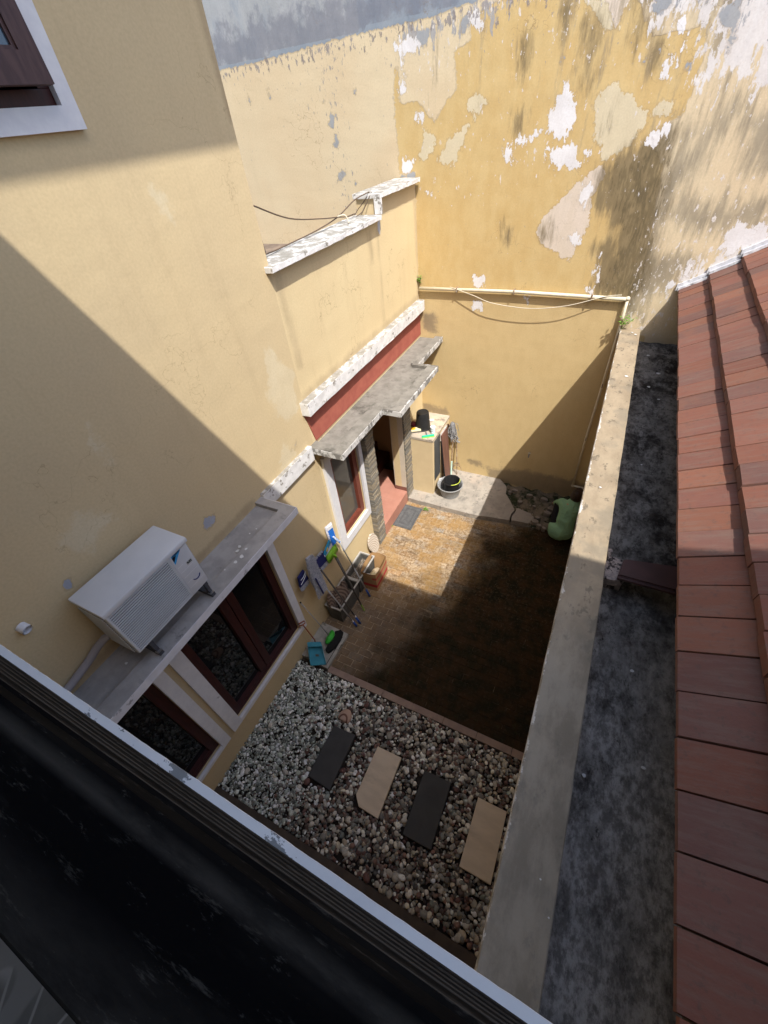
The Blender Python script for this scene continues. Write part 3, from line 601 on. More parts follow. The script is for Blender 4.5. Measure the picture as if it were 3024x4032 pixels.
def ring(bm, x0, x1, y0, y1, z0, z1, w, bev=0.0):
    """rectangular frame in the plane of the wall"""
    box(bm, x0, x1, y0, y1, z0, z0 + w, bev); box(bm, x0, x1, y0, y1, z1 - w, z1, bev)
    box(bm, x0, x1, y0, y0 + w, z0 + w, z1 - w, bev); box(bm, x0, x1, y1 - w, y1, z0 + w, z1 - w, bev)
def window(parent, outer, inner, mull, wood, glass, label=None, bars=True):
    (a, b, c, d) = outer; (e, f, g, h) = inner
    bm = newbm()
    T = 0.035
    for q in ((a, b, c, g), (a, b, h, d), (a, e, g, h), (f, b, g, h)): box(bm, -0.005, T, q[0], q[1], q[2], q[3])
    tr = obj('window', bm, M_trim, parent, label=label)
    bm = newbm(); ring(bm, -0.10, -0.025, e, f, g, h, 0.095, 0.004)
    if mull: box(bm, -0.098, -0.03, mull[0], (mull[0] + mull[1]) / 2 - .003, g + .09, h - .09, 0.004); box(bm, -0.098, -0.022, (mull[0] + mull[1]) / 2 + .003, mull[1], g + .09, h - .09, 0.004)
    for k in range(3): box(bm, -0.045 + .012 * k, -0.03 + .012 * k, e + .09, f - .09, g + .085 - .02 * k, g + .10 - .02 * k, 0.003)
    obj('frame', bm, wood, tr)
    spans = [(e + .09, f - .09)] if not mull else [(e + .09, mull[0]), (mull[1], f - .09)]
    for s in spans:
        bm = newbm(); box(bm, -0.085, -0.078, s[0] - .01, s[1] + .01, g + .08, h - .08); obj('pane', bm, glass, tr)
    return tr
window(house, (.55, 2.005, .46, 2.52), (.68, 1.90, .52, 2.42), (1.19, 1.375), M_wood, M_glass, 'wide white framed window under the concrete canopy')
window(house, (-1.05, .485, .455, 2.52), (-.95, .375, .50, 2.42), (-.36, -.20), M_wood, M_glass, 'second white framed window half hidden by the balcony edge')
# open awning window of the upper floor
bm = newbm()
for q in ((.53, 1.925, 5.34, 5.43), (.53, 1.925, 6.70, 6.79), (.53, .62, 5.43, 6.70), (1.845, 1.925, 5.43, 6.70)): box(bm, -0.005, 0.035, *q)
uw = obj('window', bm, M_trim, house, label='upper window with its dark sash propped open')
M_woodg = speck('dull_brown_wood', (0.085, 0.045, 0.042), (0.055, 0.028, 0.028), 6, 0.5, 0.3, stretch=(8, 8, 1.2))  # dull brown wood of the propped sash
bm = newbm(); ring(bm, -0.12, 0.0, .62, 1.845, 5.43, 6.70, 0.06, 0.003); obj('frame', bm, M_wood, uw)
ang = math.asin(0.078 / 1.16); MS = Matrix.Translation((0.012, 0, 6.655)) @ Matrix.Rotation(-ang, 4, 'Y')
bm = newbm(); vv = []
for q in ((.655, 1.80, -1.165, -1.06), (.655, 1.80, -.09, 0), (.655, .745, -1.06, -.09), (1.71, 1.80, -1.06, -.09)): vv += box(bm, -0.015, 0.025, *q)
for q in ((.745, 1.71, -1.06, -1.045), (.745, .76, -1.045, -.09), (1.695, 1.71, -1.045, -.09)): vv += box(bm, -0.01, 0.014, *q)
for q in vv: q.co = MS @ q.co
obj('sash', bm, M_woodg, uw)
t = NT('sky_reflecting_glass'); M_gsky = t.out((0.03, 0.05, 0.075), 0.12, None, spec=0.8)  # blue-grey base paints in the sky's reflection
bm = newbm(); vv = box(bm, -0.004, 0.004, .76, 1.695, -1.045, -.09)
for q in vv: q.co = MS @ q.co
obj('pane', bm, M_gsky, uw)

# canopies: slab with a raised rim and a chipped white painted edge
def canopy(parent, slab, rims, edges, cm=None, em=None):
    bm = newbm(); prism(bm, slab, 2.588, 2.618)
    for (a, b, c, d) in rims: box(bm, a, b, c, d, 2.6185, 2.661, 0.004)
    c = obj('concrete_canopy', bm, cm or M_conc, parent)
    bm = newbm()
    for (a, b, cc, d) in edges: box(bm, a, b, cc, d, 2.585, 2.6585)
    bmesh.ops.subdivide_edges(bm, edges=[e for e in bm.edges if e.calc_length() > .3], cuts=24); jag(bm, 0.0014, 3)
    obj('painted_edge', bm, em or M_concw, c)
    return c
canopy(house, [(0.0, -1.2), (.43, -1.2), (.43, 2.10), (0.0, 2.10)], [(.285, .43, -1.2, 2.10), (0, .285, 2.012, 2.10)], [(.428, .434, -1.2, 2.106), (0.0, .428, 2.10, 2.106)], M_conc1, M_edge1)
bm = newbm(); box(bm, -0.005, 0.045, 2.107, 2.97, 2.505, 2.69, 0.004); obj('wall_band', bm, M_trimw, house)
bm = newbm(); tube(bm, [(0, .145, 3.30), (0.045, .15, 3.285)], 0.030, 16, False); tube(bm, [(0.045, .15, 3.285), (0, .145, 3.30)], 0.026, 16, False)
ring_r = obj('vent_pipe', bm, M_trim, house, True)

# ================================================================ SINGLE STOREY WING BEHIND
annex = thing('house_wing', 'lower cream wing with stepped white parapet, red band, stone pillars and open doorway', 'house', (0, 4.6, 0))
AF = {'flake': [[(5.05, 4.35), (5.14, 4.38), (5.12, 4.22), (5.06, 4.25)], [(4.2, 3.3), (4.21, 3.3), (4.21, 3.25)], [(5.5, 3.9), (5.51, 3.9), (5.51, 3.8)]],
      'damp': [[(3.1, 4.34), (3.16, 4.34), (3.2, 3.5), (3.12, 3.5)], [(3.05, 3.25), (6.2, 3.26), (6.2, 3.16), (3.05, 3.14)], [(5.02, 4.35), (5.05, 4.35), (5.03, 3.1), (5.01, 3.1)], [(4.8, 4.3), (4.9, 4.3), (4.88, 4.0), (4.82, 4.0)], [(6.1, 4.6), (6.2, 4.6), (6.2, 3.1), (6.16, 3.1)]]}
wallgrid('wall', 0, 0.0, list(np.arange(3.06, 6.19, .06)) + [6.2], list(np.arange(-0.03, 4.38, .06)) + [4.4], [(3.24, 3.88, .89, 2.30), (4.12, 5.14, -.02, 2.5)], AF, M_annex, annex, 0.12)
bm = newbm(); box(bm, -.24, -.01, 3.06, 5.05, 2.7, 4.388); box(bm, -.24, -.01, 5.052, 6.19, 2.7, 4.39); box(bm, -.24, -.001, 5.052, 6.19, 4.401, 4.578); obj('parapet', bm, M_plain, annex)
for (a, b, z) in ((3.0, 5.03, 4.39), (5.03, 6.165, 4.58)):
    bm = newbm(); box(bm, -.27, .08, a, b, z, z + .045, 0.004)
    bmesh.ops.subdivide_edges(bm, edges=[e for e in bm.edges if e.calc_length() > .6], cuts=20); jag(bm, 0.0025, 4)
    obj('coping', bm, M_trimw, annex)
bm = newbm(); box(bm, -.005, .08, 5.03, 5.065, 4.437, 4.579, 0.003); obj('coping_return', bm, M_trimw, annex)
bm = newbm(); box(bm, -.005, .10, 3.0, 6.16, 3.045, 3.19, 0.006)
bmesh.ops.subdivide_edges(bm, edges=[e for e in bm.edges if e.calc_length() > .6], cuts=24); jag(bm, 0.0025, 5)
obj('white_band', bm, M_trimw, annex)
bm = newbm(); prism(bm, [(3.02, 3.046), (6.19, 3.046), (6.19, 2.661), (3.115, 2.661)], -0.004, 0.012, 0); obj('red_band', bm, M_red, annex)
canopy(annex, [(0, 2.972), (.43, 2.972), (.41, 3.965), (.672, 3.955), (.652, 5.215), (.372, 5.222), (.375, 6.19), (0, 6.19)],
       [(.262, .425, 2.975, 4.10), (0, .262, 2.975, 3.11), (.425, .665, 3.962, 4.09), (.53, .652, 4.09, 5.165), (.30, .652, 5.165, 5.21), (.262, .372, 5.21, 6.18)],
       [(.428, .434, 2.968, 3.96), (0, .428, 2.966, 2.971), (.434, .674, 3.948, 3.954), (.656, .674, 3.954, 5.22), (.378, .655, 5.222, 5.228), (.372, .380, 5.229, 6.19)])
window(annex, (3.105, 3.96, .76, 2.40), (3.24, 3.88, .89, 2.30), None, M_woodl, M_glass3, 'narrow white framed window beside the stone pillar')
bm = newbm(); box(bm, -4, -.27, 3.06, 6.19, 3.80, 3.885); obj('flat_roof', bm, speck('dirty_flat_roof', (.22, .17, .13), (.13, .10, .08), 5, .9, .5), annex)
def slate(parent, x0, x1, y0, y1, z0, z1, seed):
    bm = newbm(); cl = bm.loops.layers.float_color.new('tint'); r = random.Random(seed); z = z0
    while z < z1:
        h = r.uniform(.016, .030); o = r.uniform(-.004, .004); cuts = [y0] + sorted(r.uniform(y0 + .05, y1 - .05) for _ in range(r.choice((0, 1, 1)))) + [y1]
        for a, b in zip(cuts, cuts[1:]):
            k = r.uniform(.72, 1.1); c = r.choice([(.27, .235, .18), (.23, .21, .175), (.31, .26, .19), (.20, .19, .17)]); n0 = len(bm.faces)
            dx = r.uniform(-.007, .007)
            box(bm, x0, x1 + o + dx, a + .0008 + (o if a == y0 else 0), b - .0008, z + .002, min(z + h, z1))
            bm.faces.ensure_lookup_table()
            for f in bm.faces[n0:]:
                for l in f.loops: l[cl] = (c[0] * k, c[1] * k, c[2] * k, 1)
        z += h
    return obj('stone_pillar', bm, M_slate, parent)
slate(annex, -.02, .10, 3.985, 4.205, 0.0, 2.585, 3)
bm = newbm(); box(bm, -.135, .088, 5.142, 5.40, .248, 2.586); obj('plaster_jamb', bm, speck('pale_jamb_plaster', (.60, .53, .43), (.54, .47, .38), 4, .85, .2), annex)
slate(annex, .0885, .115, 5.15, 5.415, 0.0, 2.585, 8)
bm = newbm(); box(bm, -.14, .091, 5.137, 5.1415, .25, .33); obj('skirting', bm, speck('brown_skirting', (.22, .10, .075), (.19, .085, .065), 6, .6), annex)
# doorway: raised terracotta floor with stair treads going up in the dark
bm = newbm(); box(bm, -.60, .098, 4.207, 5.1365, -.02, .246); box(bm, -.60, -.14, 5.1365, 5.6, -.02, .246); fl = obj('doorway_step', bm, M_terra, annex)
bm = newbm()
for y in (4.53, 4.83): box(bm, -.60, .0975, y, y + .004, .2462, .247)
for x in (-.2, -.5): box(bm, x, x + .004, 4.21, 5.13, .2473, .248)
for y in (4.53, 4.83): box(bm, .0982, .0988, y, y + .004, .0, .243)
obj('tile_joints', bm, M_grout, fl)
for k in range(7):
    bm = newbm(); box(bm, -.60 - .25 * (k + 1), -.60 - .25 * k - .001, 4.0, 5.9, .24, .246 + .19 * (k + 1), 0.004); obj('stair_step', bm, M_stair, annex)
bm = newbm()
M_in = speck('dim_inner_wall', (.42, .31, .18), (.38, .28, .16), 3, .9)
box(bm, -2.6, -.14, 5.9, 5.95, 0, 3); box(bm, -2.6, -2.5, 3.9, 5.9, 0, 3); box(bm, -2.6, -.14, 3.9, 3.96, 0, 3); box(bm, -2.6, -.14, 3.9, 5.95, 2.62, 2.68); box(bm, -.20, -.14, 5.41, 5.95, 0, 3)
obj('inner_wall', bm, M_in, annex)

# ================================================================ CONCRETE GUTTER WITH ITS KERB, SIDE WALL, NEIGHBOUR ROOF
def kerbmat():
    t = NT('stained_concrete_kerb')
    c = t.mix(t.rng(t.noise(7, 8, .66, (1, .5, 1)), .36, .64), (0.34, 0.275, 0.19), (0.26, 0.205, 0.14))
    c = t.mix(t.rng(t.noise(3.2, 7, .65, None, 6.6), .5, .64, 0, .7), c, (0.21, 0.18, 0.135))
    c = t.mix(t.rng(t.noise(15, 8, .72, (1, .6, 1), 2.6), .55, .62, 0, .85), c, (0.14, 0.115, 0.085))
    c = t.mix(t.rng(t.noise(21, 8, .7, None, 1.2), .68, .71), c, (0.52, 0.48, 0.41))
    sep = t.n.new('ShaderNodeSeparateXYZ'); t.l.new(t.tc.outputs['Object'], sep.inputs[0])
    c = t.mix(t.rng(sep.outputs['Y'], -.3, -1.3, 0, .75), c, t.mix(t.rng(t.noise(6, 8, .7, (1, .45, 1), 19.), .40, .62), (0.30, 0.275, 0.225), (0.18, 0.165, 0.135)))   # near half lies in shade, lifted here with a paler grey
    e = t.math('MAXIMUM', t.rng(t.math('ADD', sep.outputs['X'], t.math('MULTIPLY', t.math('SUBTRACT', t.noise(6, 8, .75, None, 4.5), .47), .14)), -.100, -.108), 0.0)
    c = t.mix(t.math('MULTIPLY', e, .8), c, (0.62, 0.60, 0.56))
    return t.out(c, .88, t.noise(30, 7, .7), .4, .004)
M_kerbtop = kerbmat()
gut = thing('concrete_gutter', 'long concrete gutter with a broad flat kerb, dark stained trough beside the tiled roof', 'gutter', (2.9, 2.5, 2.8))
bm = newbm(); box(bm, 2.79, 3.018, -1.0, 6.19, 2.918, 2.98)
bmesh.ops.subdivide_edges(bm, edges=[e for e in bm.edges if e.calc_length() > 2], cuts=90); 
bmesh.ops.bevel(bm, geom=[e for e in bm.edges if all(abs(v.co.z - 2.98) < .001 for v in e.verts) and abs(e.verts[0].co.x - e.verts[1].co.x) < .001], offset=.005, segments=1, affect='EDGES'); jag(bm, .0016, 6)
obj('kerb', bm, M_kerbtop, gut)
bm = newbm(); box(bm, 2.965, 3.017, -1.0, 6.19, 2.55, 2.917); obj('upstand', bm, M_plain, gut)
def gutmat():
    t = NT('black_stained_gutter_floor')
    n = t.noise(2.6, 9, .72)
    c = t.mix(t.rng(n, .40, .62), (0.024, 0.021, 0.019), (0.185, 0.172, 0.156))
    c = t.mix(t.rng(t.noise(7, 9, .72, (1, .6, 1), 4.0), .46, .62, 0, .8), c, (0.26, 0.245, 0.225))
    c = t.mix(t.rng(t.noise(3.1, 8, .7, None, 9.0), .56, .66, 0, .8), c, (0.06, 0.04, 0.03))
    c = t.mix(t.rng(t.noise(26, 6, .7, None, 5.0), .72, .735), c, (0.30, 0.28, 0.26))
    c = t.mix(t.rng(t.noise(34, 8, .75, (1, .6, 1), 15.0), .50, .60, 0, .6), c, (0.018, 0.015, 0.013))
    sep = t.n.new('ShaderNodeSeparateXYZ'); t.l.new(t.tc.outputs['Object'], sep.inputs[0])
    c = t.mix(t.math('MULTIPLY', t.rng(sep.outputs['Y'], -.2, -1.8, 0, .85), t.rng(t.noise(4.5, 9, .75, (1, .55, 1), 41.), .38, .56)), c, t.mix(t.rng(t.noise(26, 8, .75, (1, .6, 1), 44.), .40, .60), (0.44, 0.42, 0.39), (0.15, 0.14, 0.13)))  # near end of the trough painted lighter to lift its shade
    c = t.mix(t.rng(t.noise(9, 9, .75, (1, .6, 1), 51.), .60, .66, 0, .85), c, (0.02, 0.017, 0.015))   # dark blotches over the floor
    return t.out(c, .9, t.noise(11, 9, .7), .7, .012, .1)
M_gutf = gutmat()
bm = newbm()
gg = [[bm.verts.new((3.0 + .75 * i / 14, -1.0 + 7.2 * j / 130, 2.825 + .012 * math.sin(j * .35 + i) * math.sin(i * .8) + rn.uniform(-.003, .003))) for i in range(15)] for j in range(131)]
for j in range(130):
    for i in range(14): bm.faces.new((gg[j][i], gg[j][i + 1], gg[j + 1][i + 1], gg[j + 1][i]))
obj('trough_floor', bm, M_gutf, gut, True)
bm = newbm(); box(bm, 3.02, 3.75, -1, 6.19, 2.55, 2.80); obj('trough_slab', bm, M_conc, gut)
sw = thing('side_wall', 'shaded cream wall of the neighbour below the concrete gutter', 'wall', (3.1, 2.5, 0))
bm = newbm(); box(bm, 3.06, 3.28, -1.5, 6.19, 0, 2.548); obj('wall', bm, speck('shaded_cream_wall', (.66, .55, .38), (.60, .49, .33), 2.5, .9, .3, dark=(.22, .18, .12), dlo=.55, dhi=.72), sw)
# tiled roof
t = NT('concrete_roof_tile'); ca = t.attr('tint').outputs['Color']
st = t.noise(7, 8, .7, (0.6, 5, 1), 2.0)
c = t.mix(t.rng(st, .42, .68, 0, .5), ca, (0.17, 0.125, 0.10))
c = t.mix(t.rng(t.noise(2.5, 5, .6, None, 7.0), .5, .68, 0, .4), c, (0.22, 0.088, 0.05))
c = t.mix(t.rng(t.noise(34, 6, .7, None, 3.0), .52, .66, 0, .45), c, (0.09, 0.065, 0.055))
c = t.mix(t.rng(t.noise(19, 6, .7, None, 13.0), .735, .75), c, (0.6, 0.55, 0.5))
M_tile = t.out(c, .82, t.noise(70, 6, .7), .5, .003, .3)
roof = thing('tiled_roof', 'neighbouring roof of flat weathered terracotta coloured tiles', 'roof', (3.3, 2.6, 3.45))
rr = random.Random(12); bm = newbm(); cl = bm.loops.layers.float_color.new('tint')
TC = [(.185, .074, .050), (.165, .069, .051), (.195, .077, .051), (.15, .071, .056), (.175, .069, .047), (.205, .084, .053), (.135, .066, .054), (.175, .074, .054)]
for k in range(13):
    x0 = 3.267 + .236 * k; z0 = 3.415 + .177 * k; y = -1.4 + (.043 if k % 2 == 0 else .138) 
    while y < 6.1:
        w = .1895; dz = rr.uniform(-.003, .003); dx = rr.uniform(-.004, .004); tw = rr.uniform(-.006, .006); c = rr.choice(TC); m = rr.uniform(.88, 1.1); n0 = len(bm.faces)
        y1 = min(y + w - .0050, 6.175)
        L = .275; s = .50
        lo_ = .024 if k == 0 else 0; P = [(0, y, lo_), (L, y, L * s), (L, y1, L * s), (0, y1, lo_)]
        a = [bm.verts.new((x0 + dx + p[0], p[1], z0 + p[2] + dz + (tw if p[1] == y1 else 0))) for p in P]
        T = [(0.002, y + .0015, .044), (L, y + .0015, L * s + .044), (L, y1 - .0015, L * s + .044), (0.002, y1 - .0015, .044)]
        b = [bm.verts.new((x0 + dx + p[0], p[1], z0 + p[2] + dz + (tw if p[1] > y1 - .01 else 0))) for p in T]
        bm.faces.new(a[::-1]); bm.faces.new(b)
        for i in range(4): bm.faces.new((a[i], a[(i + 1) % 4], b[(i + 1) % 4], b[i]))
        bm.faces.ensure_lookup_table()
        for f in bm.faces[n0:]:
            for l in f.loops: l[cl] = (c[0] * m, c[1] * m, c[2] * m, 1)
        y += .1895
obj('tile_covering', bm, M_tile, roof)
M_flash = speck('white_mortar_flashing', (.60, .61, .64), (.45, .46, .49), 16, .8, .5, dark=(.22, .22, .23), dlo=.55, dhi=.62)
bm = newbm()
for k in range(13):
    x0 = 3.262 + .236 * k; z0 = 3.467 + .177 * k
    prism(bm, [(x0, z0 - .02), (x0 + .236, z0 + .11), (x0 + .236, z0 + .137), (x0, z0 + .012)], 6.150, 6.178, 1)
    prism(bm, [(x0 - .02, z0 - .03), (x0 + .23, z0 + .10), (x0 + .23, z0 + .175), (x0 - .02, z0 + .04)], 6.178, 6.199, 1)
bmesh.ops.subdivide_edges(bm, edges=[e for e in bm.edges if e.calc_length() > .2], cuts=5); jag(bm, .002, 3)
obj('flashing', bm, M_flash, roof)
bm = newbm(); prism(bm, [(3.30, 3.395), (6.4, 5.72), (6.4, 2.0), (3.62, 2.0), (3.62, 3.50)], -1.4, 6.16, 1); obj('roof_wall', bm, speck('dark_eaves_wall', (.10, .08, .065), (.07, .055, .045), 4, .9), roof)
# loose roof tile across the gutter
bm = newbm(); prism(bm, [(3.10, 2.075), (3.60, 2.075), (3.60, 2.315), (3.125, 2.235)], 2.925, 2.965); bmesh.ops.bevel(bm, geom=bm.edges[:], offset=.008, segments=2, affect='EDGES')
M_mar = speck('dull_maroon_tile', (.085, .042, .04), (.065, .034, .033), 9, .6, .25)
lt = thing('loose_roof_tile', 'dull maroon roof tile laid across the dark gutter under the roof edge', 'roof tile', (3.3, 2.16, 2.94)); obj('tile_slab', bm, M_mar, lt)
bm = newbm(); tube(bm, [(3.10, 2.068, 2.945), (3.6, 2.068, 2.945)], .012, 8); obj('rolled_edge', bm, M_mar, lt)
bm = newbm(); prism(bm, rough([(3.022, 2.05), (3.14, 2.06), (3.14, 2.24), (3.05, 2.25), (3.05, 2.33), (3.022, 2.33)], 3, .006, 4), 2.83, 2.93); bmesh.ops.subdivide_edges(bm, edges=bm.edges[:], cuts=1); jag(bm, .005, 4)
single('mortar_lump', bm, speck('pink_grey_mortar', (.35, .29, .26), (.2, .17, .16), 25, .9, .8, dark=(.03, .025, .025), dlo=.5, dhi=.56, dscale=22), 'rough pale mortar lump between the kerb and the loose maroon tile', 'mortar')
# pale flakes dropped on gutter, kerb and canopy
M_flk = speck('fallen_paint_flake', (.66, .66, .66), (.55, .55, .54), 30, .8)
FL = [(3.16, 5.75, 2.845, .02), (3.28, 5.3, 2.845, .025), (3.2, 4.95, 2.845, .022), (3.3, 4.7, 2.845, .016), (2.97, 6.0, 2.985, .022), (2.93, 6.05, 2.985, .015), (2.95, 4.85, 2.985, .02), (2.9, 2.9, 2.985, .010), (3.2, 3.5, 2.845, .01), (3.25, 1.5, 2.845, .012), (3.08, .85, 2.845, .012), (3.33, 1.0, 2.845, .012), (2.95, .35, 2.985, .005), (3.0, .25, 2.985, .004),
      (.215, 1.52, 2.632, .020), (.235, 1.47, 2.632, .022), (.34, 1.42, 2.664, .024), (.33, 1.35, 2.664, .02), (.32, 1.5, 2.664, .016), (.30, 1.25, 2.664, .010), (.22, 1.75, 2.632, .008), (.2, 1.68, 2.632, .008), (.18, .33, 2.632, .014)]
for i, (x, y, z, s) in enumerate(FL):
    bm = newbm(); q = random.Random(i); k = q.randint(5, 7)
    prism(bm, [(x + s * q.uniform(.6, 1.1) * math.cos(6.283 * j / k), y + s * q.uniform(.5, 1.0) * math.sin(6.283 * j / k)) for j in range(k)], z, z + .0025)
    where = 'the dark gutter floor' if z > 2.8 and z < 2.9 else ('the flat gutter kerb' if z > 2.9 else 'the grey canopy beside the air conditioner')
    single('paint_flake', bm, M_flk, 'small white paint flake lying on ' + where, 'paint flake', group='paint flakes on ' + where)

# ================================================================ BALCONY EDGE IN THE FOREGROUND
fr = thing('balcony', 'near balcony edge with a moulded black cap and a chipped white painted lip', 'balcony', (1.5, -0.2, 3.8))
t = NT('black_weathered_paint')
n1 = t.noise(2.2, 7, .62, (0.5, 2.5, 1)); n2 = t.noise(9, 6, .7, (0.7, 3, 1), 4.0); ridge_tint = t.attr('worn').outputs['Fac']
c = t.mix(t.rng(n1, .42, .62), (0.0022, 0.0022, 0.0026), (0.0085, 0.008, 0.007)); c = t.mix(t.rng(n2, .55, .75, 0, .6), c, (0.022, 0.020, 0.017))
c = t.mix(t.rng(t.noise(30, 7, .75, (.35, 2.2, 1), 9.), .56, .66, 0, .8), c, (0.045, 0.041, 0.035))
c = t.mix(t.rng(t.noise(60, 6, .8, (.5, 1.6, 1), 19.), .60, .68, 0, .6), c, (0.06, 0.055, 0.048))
c = t.mix(t.math('MULTIPLY', ridge_tint, t.rng(n2, .3, .55, .25, 1.0)), c, (0.075, 0.068, 0.058))
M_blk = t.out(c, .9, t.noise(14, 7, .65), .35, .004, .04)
# (y, z, worn): ridge edges tinted paler, painting the grooves between as shaded
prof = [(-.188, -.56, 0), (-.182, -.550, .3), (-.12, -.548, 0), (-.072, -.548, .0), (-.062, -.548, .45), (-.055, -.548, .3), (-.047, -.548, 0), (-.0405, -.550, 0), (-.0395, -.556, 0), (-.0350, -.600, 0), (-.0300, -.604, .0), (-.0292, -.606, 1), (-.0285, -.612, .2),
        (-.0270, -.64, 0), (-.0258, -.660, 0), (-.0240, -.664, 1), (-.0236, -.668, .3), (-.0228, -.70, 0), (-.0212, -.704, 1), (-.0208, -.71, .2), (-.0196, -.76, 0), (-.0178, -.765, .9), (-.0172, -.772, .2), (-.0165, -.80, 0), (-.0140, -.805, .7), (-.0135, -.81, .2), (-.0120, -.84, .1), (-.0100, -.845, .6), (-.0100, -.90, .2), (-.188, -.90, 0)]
bm = newbm(); N = 46; rows = []
for i in range(N + 1):
    x = -0.02 + 3.6 * i / N; off = .0035 - .0086 * (x - 1.47)
    rows.append([bm.verts.new((x, y + off * min(1, max(0, (-z - .60) / .25)), 5.2735 + z)) for y, z, w in prof])
for a, b in zip(rows, rows[1:]):
    for k in range(len(prof)): bm.faces.new((a[k], b[k], b[(k + 1) % len(prof)], a[(k + 1) % len(prof)]))
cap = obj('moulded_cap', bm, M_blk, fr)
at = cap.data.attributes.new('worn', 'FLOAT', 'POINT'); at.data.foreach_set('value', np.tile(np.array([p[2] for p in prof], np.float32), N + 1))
t = NT('chipped_white_lip'); n1 = t.noise(9, 8, .68, (.8, 1.6, 1)); c = t.mix(t.rng(t.noise(4, 4), .35, .65), (.83, .81, .78), (.76, .74, .715))
c = t.mix(t.rng(n1, .585, .595), c, (.26, .26, .25)); M_lip = t.out(c, .7, t.math('SUBTRACT', t.noise(40, 4), t.rng(n1, .655, .665)), .4, .002)
bm = newbm(); r2 = random.Random(2); ra = []
for i in range(241):
    x = -0.02 + 3.6 * i / 240; yo = .0112 - .0105 * (x - 1.4) + r2.uniform(-.0005, .0005)
    ra.append([bm.verts.new((x, q[0], q[1])) for q in ((-.06, 4.37), (yo, 4.37), (yo + .0006, 4.355), (-.06, 4.35))])
for a, b in zip(ra, ra[1:]):
    for k in range(4): bm.faces.new((a[k], b[k], b[(k + 1) % 4], a[(k + 1) % 4]))
obj('white_lip', bm, M_lip, fr)
bm = newbm(); box(bm, -.02, 3.6, -.18, -.06, 0, 4.36); obj('front_wall', bm, M_plain, fr)
bm = newbm(); box(bm, -3, 9, -1.50, -.008, 7.9, 8.05); obj('shadow_roof_slab', bm, M_conclt, fr)  # unseen slab added to cast the shadow over the near yard
bm = newbm(); box(bm, -.02, 9, -1.8, -1.202, 0, 7.899); obj('shadow_rear_wall', bm, speck('bounce_white_render', (.78, .76, .72), (.74, .72, .68), 2, .9), fr)  # unseen wall added to block the sun, whitened to bounce light
t = NT('crazy_paving'); vo = t.n.new('ShaderNodeTexVoronoi'); vo.feature = 'DISTANCE_TO_EDGE'; vo.inputs['Scale'].default_value = 9
t.l.new(t.mapping((1, 1, 1)), vo.inputs['Vector']); e = t.rng(vo.outputs['Distance'], .015, .045)
c = t.mix(t.rng(t.noise(6, 7, .65), .35, .65), (.12, .118, .11), (.17, .166, .158)); c = t.mix(t.rng(t.noise(1.7, 3, .5, None, 3.3), .50, .51), c, (.21, .205, .195))
M_cz = t.out(t.mix(t.math('MULTIPLY', t.math('SUBTRACT', 1.0, e), t.rng(t.noise(1.7, 3, .5, None, 3.3), .51, .50)), c, (.28, .275, .26)), .85, t.noise(40, 5), .3, .003)
bm = newbm(); box(bm, -.02, 3.6, -1.20, -.185, 3.70, 3.78); single('balcony_floor', bm, M_cz, 'grey crazy paved balcony floor in the bottom left corner', 'floor', kind='structure')

# ================================================================ THINGS IN THE YARD
M_grill = speck('off_white_enamel', (.56, .575, .60), (.52, .535, .56), 8, .45, .05)
M_grill2 = speck('pale_grey_enamel', (.62, .635, .66), (.58, .595, .62), 5, .5, .06)
M_dk = NT('black_and_gap_shade').out((.008, .008, .009), .8)  # matte black parts; also painted shade between grille slats and louvres
M_navy = NT('navy_plastic').out((.012, .02, .14), .5)
M_met = speck('dull_metal_tube', (.22, .22, .22), (.16, .155, .15), 40, .4, .1, metal=.5)
M_steel = NT('bare_metal').out((.55, .55, .55), .3, metal=.9)
# ---- air conditioner
ac = thing('air_conditioner', 'off white outdoor air conditioner unit on the grey canopy under the vent pipe', 'air conditioner', (.25, .73, 2.66))
bm = newbm(); box(bm, .095, .392, .392, 1.055, 2.825, 3.292, .014); obj('casing', bm, M_grill, ac, True, auto=30)
bm = newbm(); box(bm, .085, .412, .384, 1.064, 3.262, 3.300, .012); obj('lid', bm, M_grill2, ac, True, auto=30)
bm = newbm(); box(bm, .3925, .3935, .41, .878, 2.86, 3.255); gb = obj('fan_grille', bm, M_dk, ac)  # flat dark sheet standing for the shade behind the slats
bm = newbm(); z = 2.868
while z < 3.25: box(bm, .3945, .403, .408, .876, z, z + .0075); z += .0185
for y in (.405, .874): box(bm, .3938, .4025, y, y + .006, 2.858, 3.258)
ring(bm, .392, .404, .396, .890, 2.848, 3.262, .0095); obj('grille_slat', bm, M_grill, gb, label='field of thin horizontal grille slats')
bm = newbm(); box(bm, .392, .399, .893, 1.046, 2.84, 3.258, .006); fp = obj('front_panel', bm, M_grill, ac, True, auto=30)
bm = newbm()
for k, (a, b) in enumerate(((.905, .95), (.905, 1.02), (.905, 1.03), (.905, .95), (.905, 1.03))): box(bm, .3992, .3998, a, b, 3.13 - .055 * k, 3.1325 - .055 * k)
obj('panel_groove', bm, NT('groove').out((.7, .71, .72), .6), fp)
M_blue = NT('logo_blue').out(lin((60, 150, 205)), .5); M_dkt = NT('logo_dark').out((.01, .012, .02), .5)
bm = newbm(); prism(bm, [(.908, 3.25), (.992, 3.25), (.907, 3.171)], .3995, .4002, 0); lg = obj('logo', bm, M_blue, fp)
bm = newbm(); prism(bm, [(.908, 3.235), (.945, 3.235), (.9085, 3.195)], .4003, .4006, 0); obj('logo_corner', bm, M_dkt, lg)
def face_x(y, z, x=.4012, rot=0): return Matrix.Translation((x, y, z)) @ Matrix(((0, 0, 1, 0), (1, 0, 0, 0), (0, 1, 0, 0), (0, 0, 0, 1))) @ Matrix.Rotation(rot, 4, 'Z')
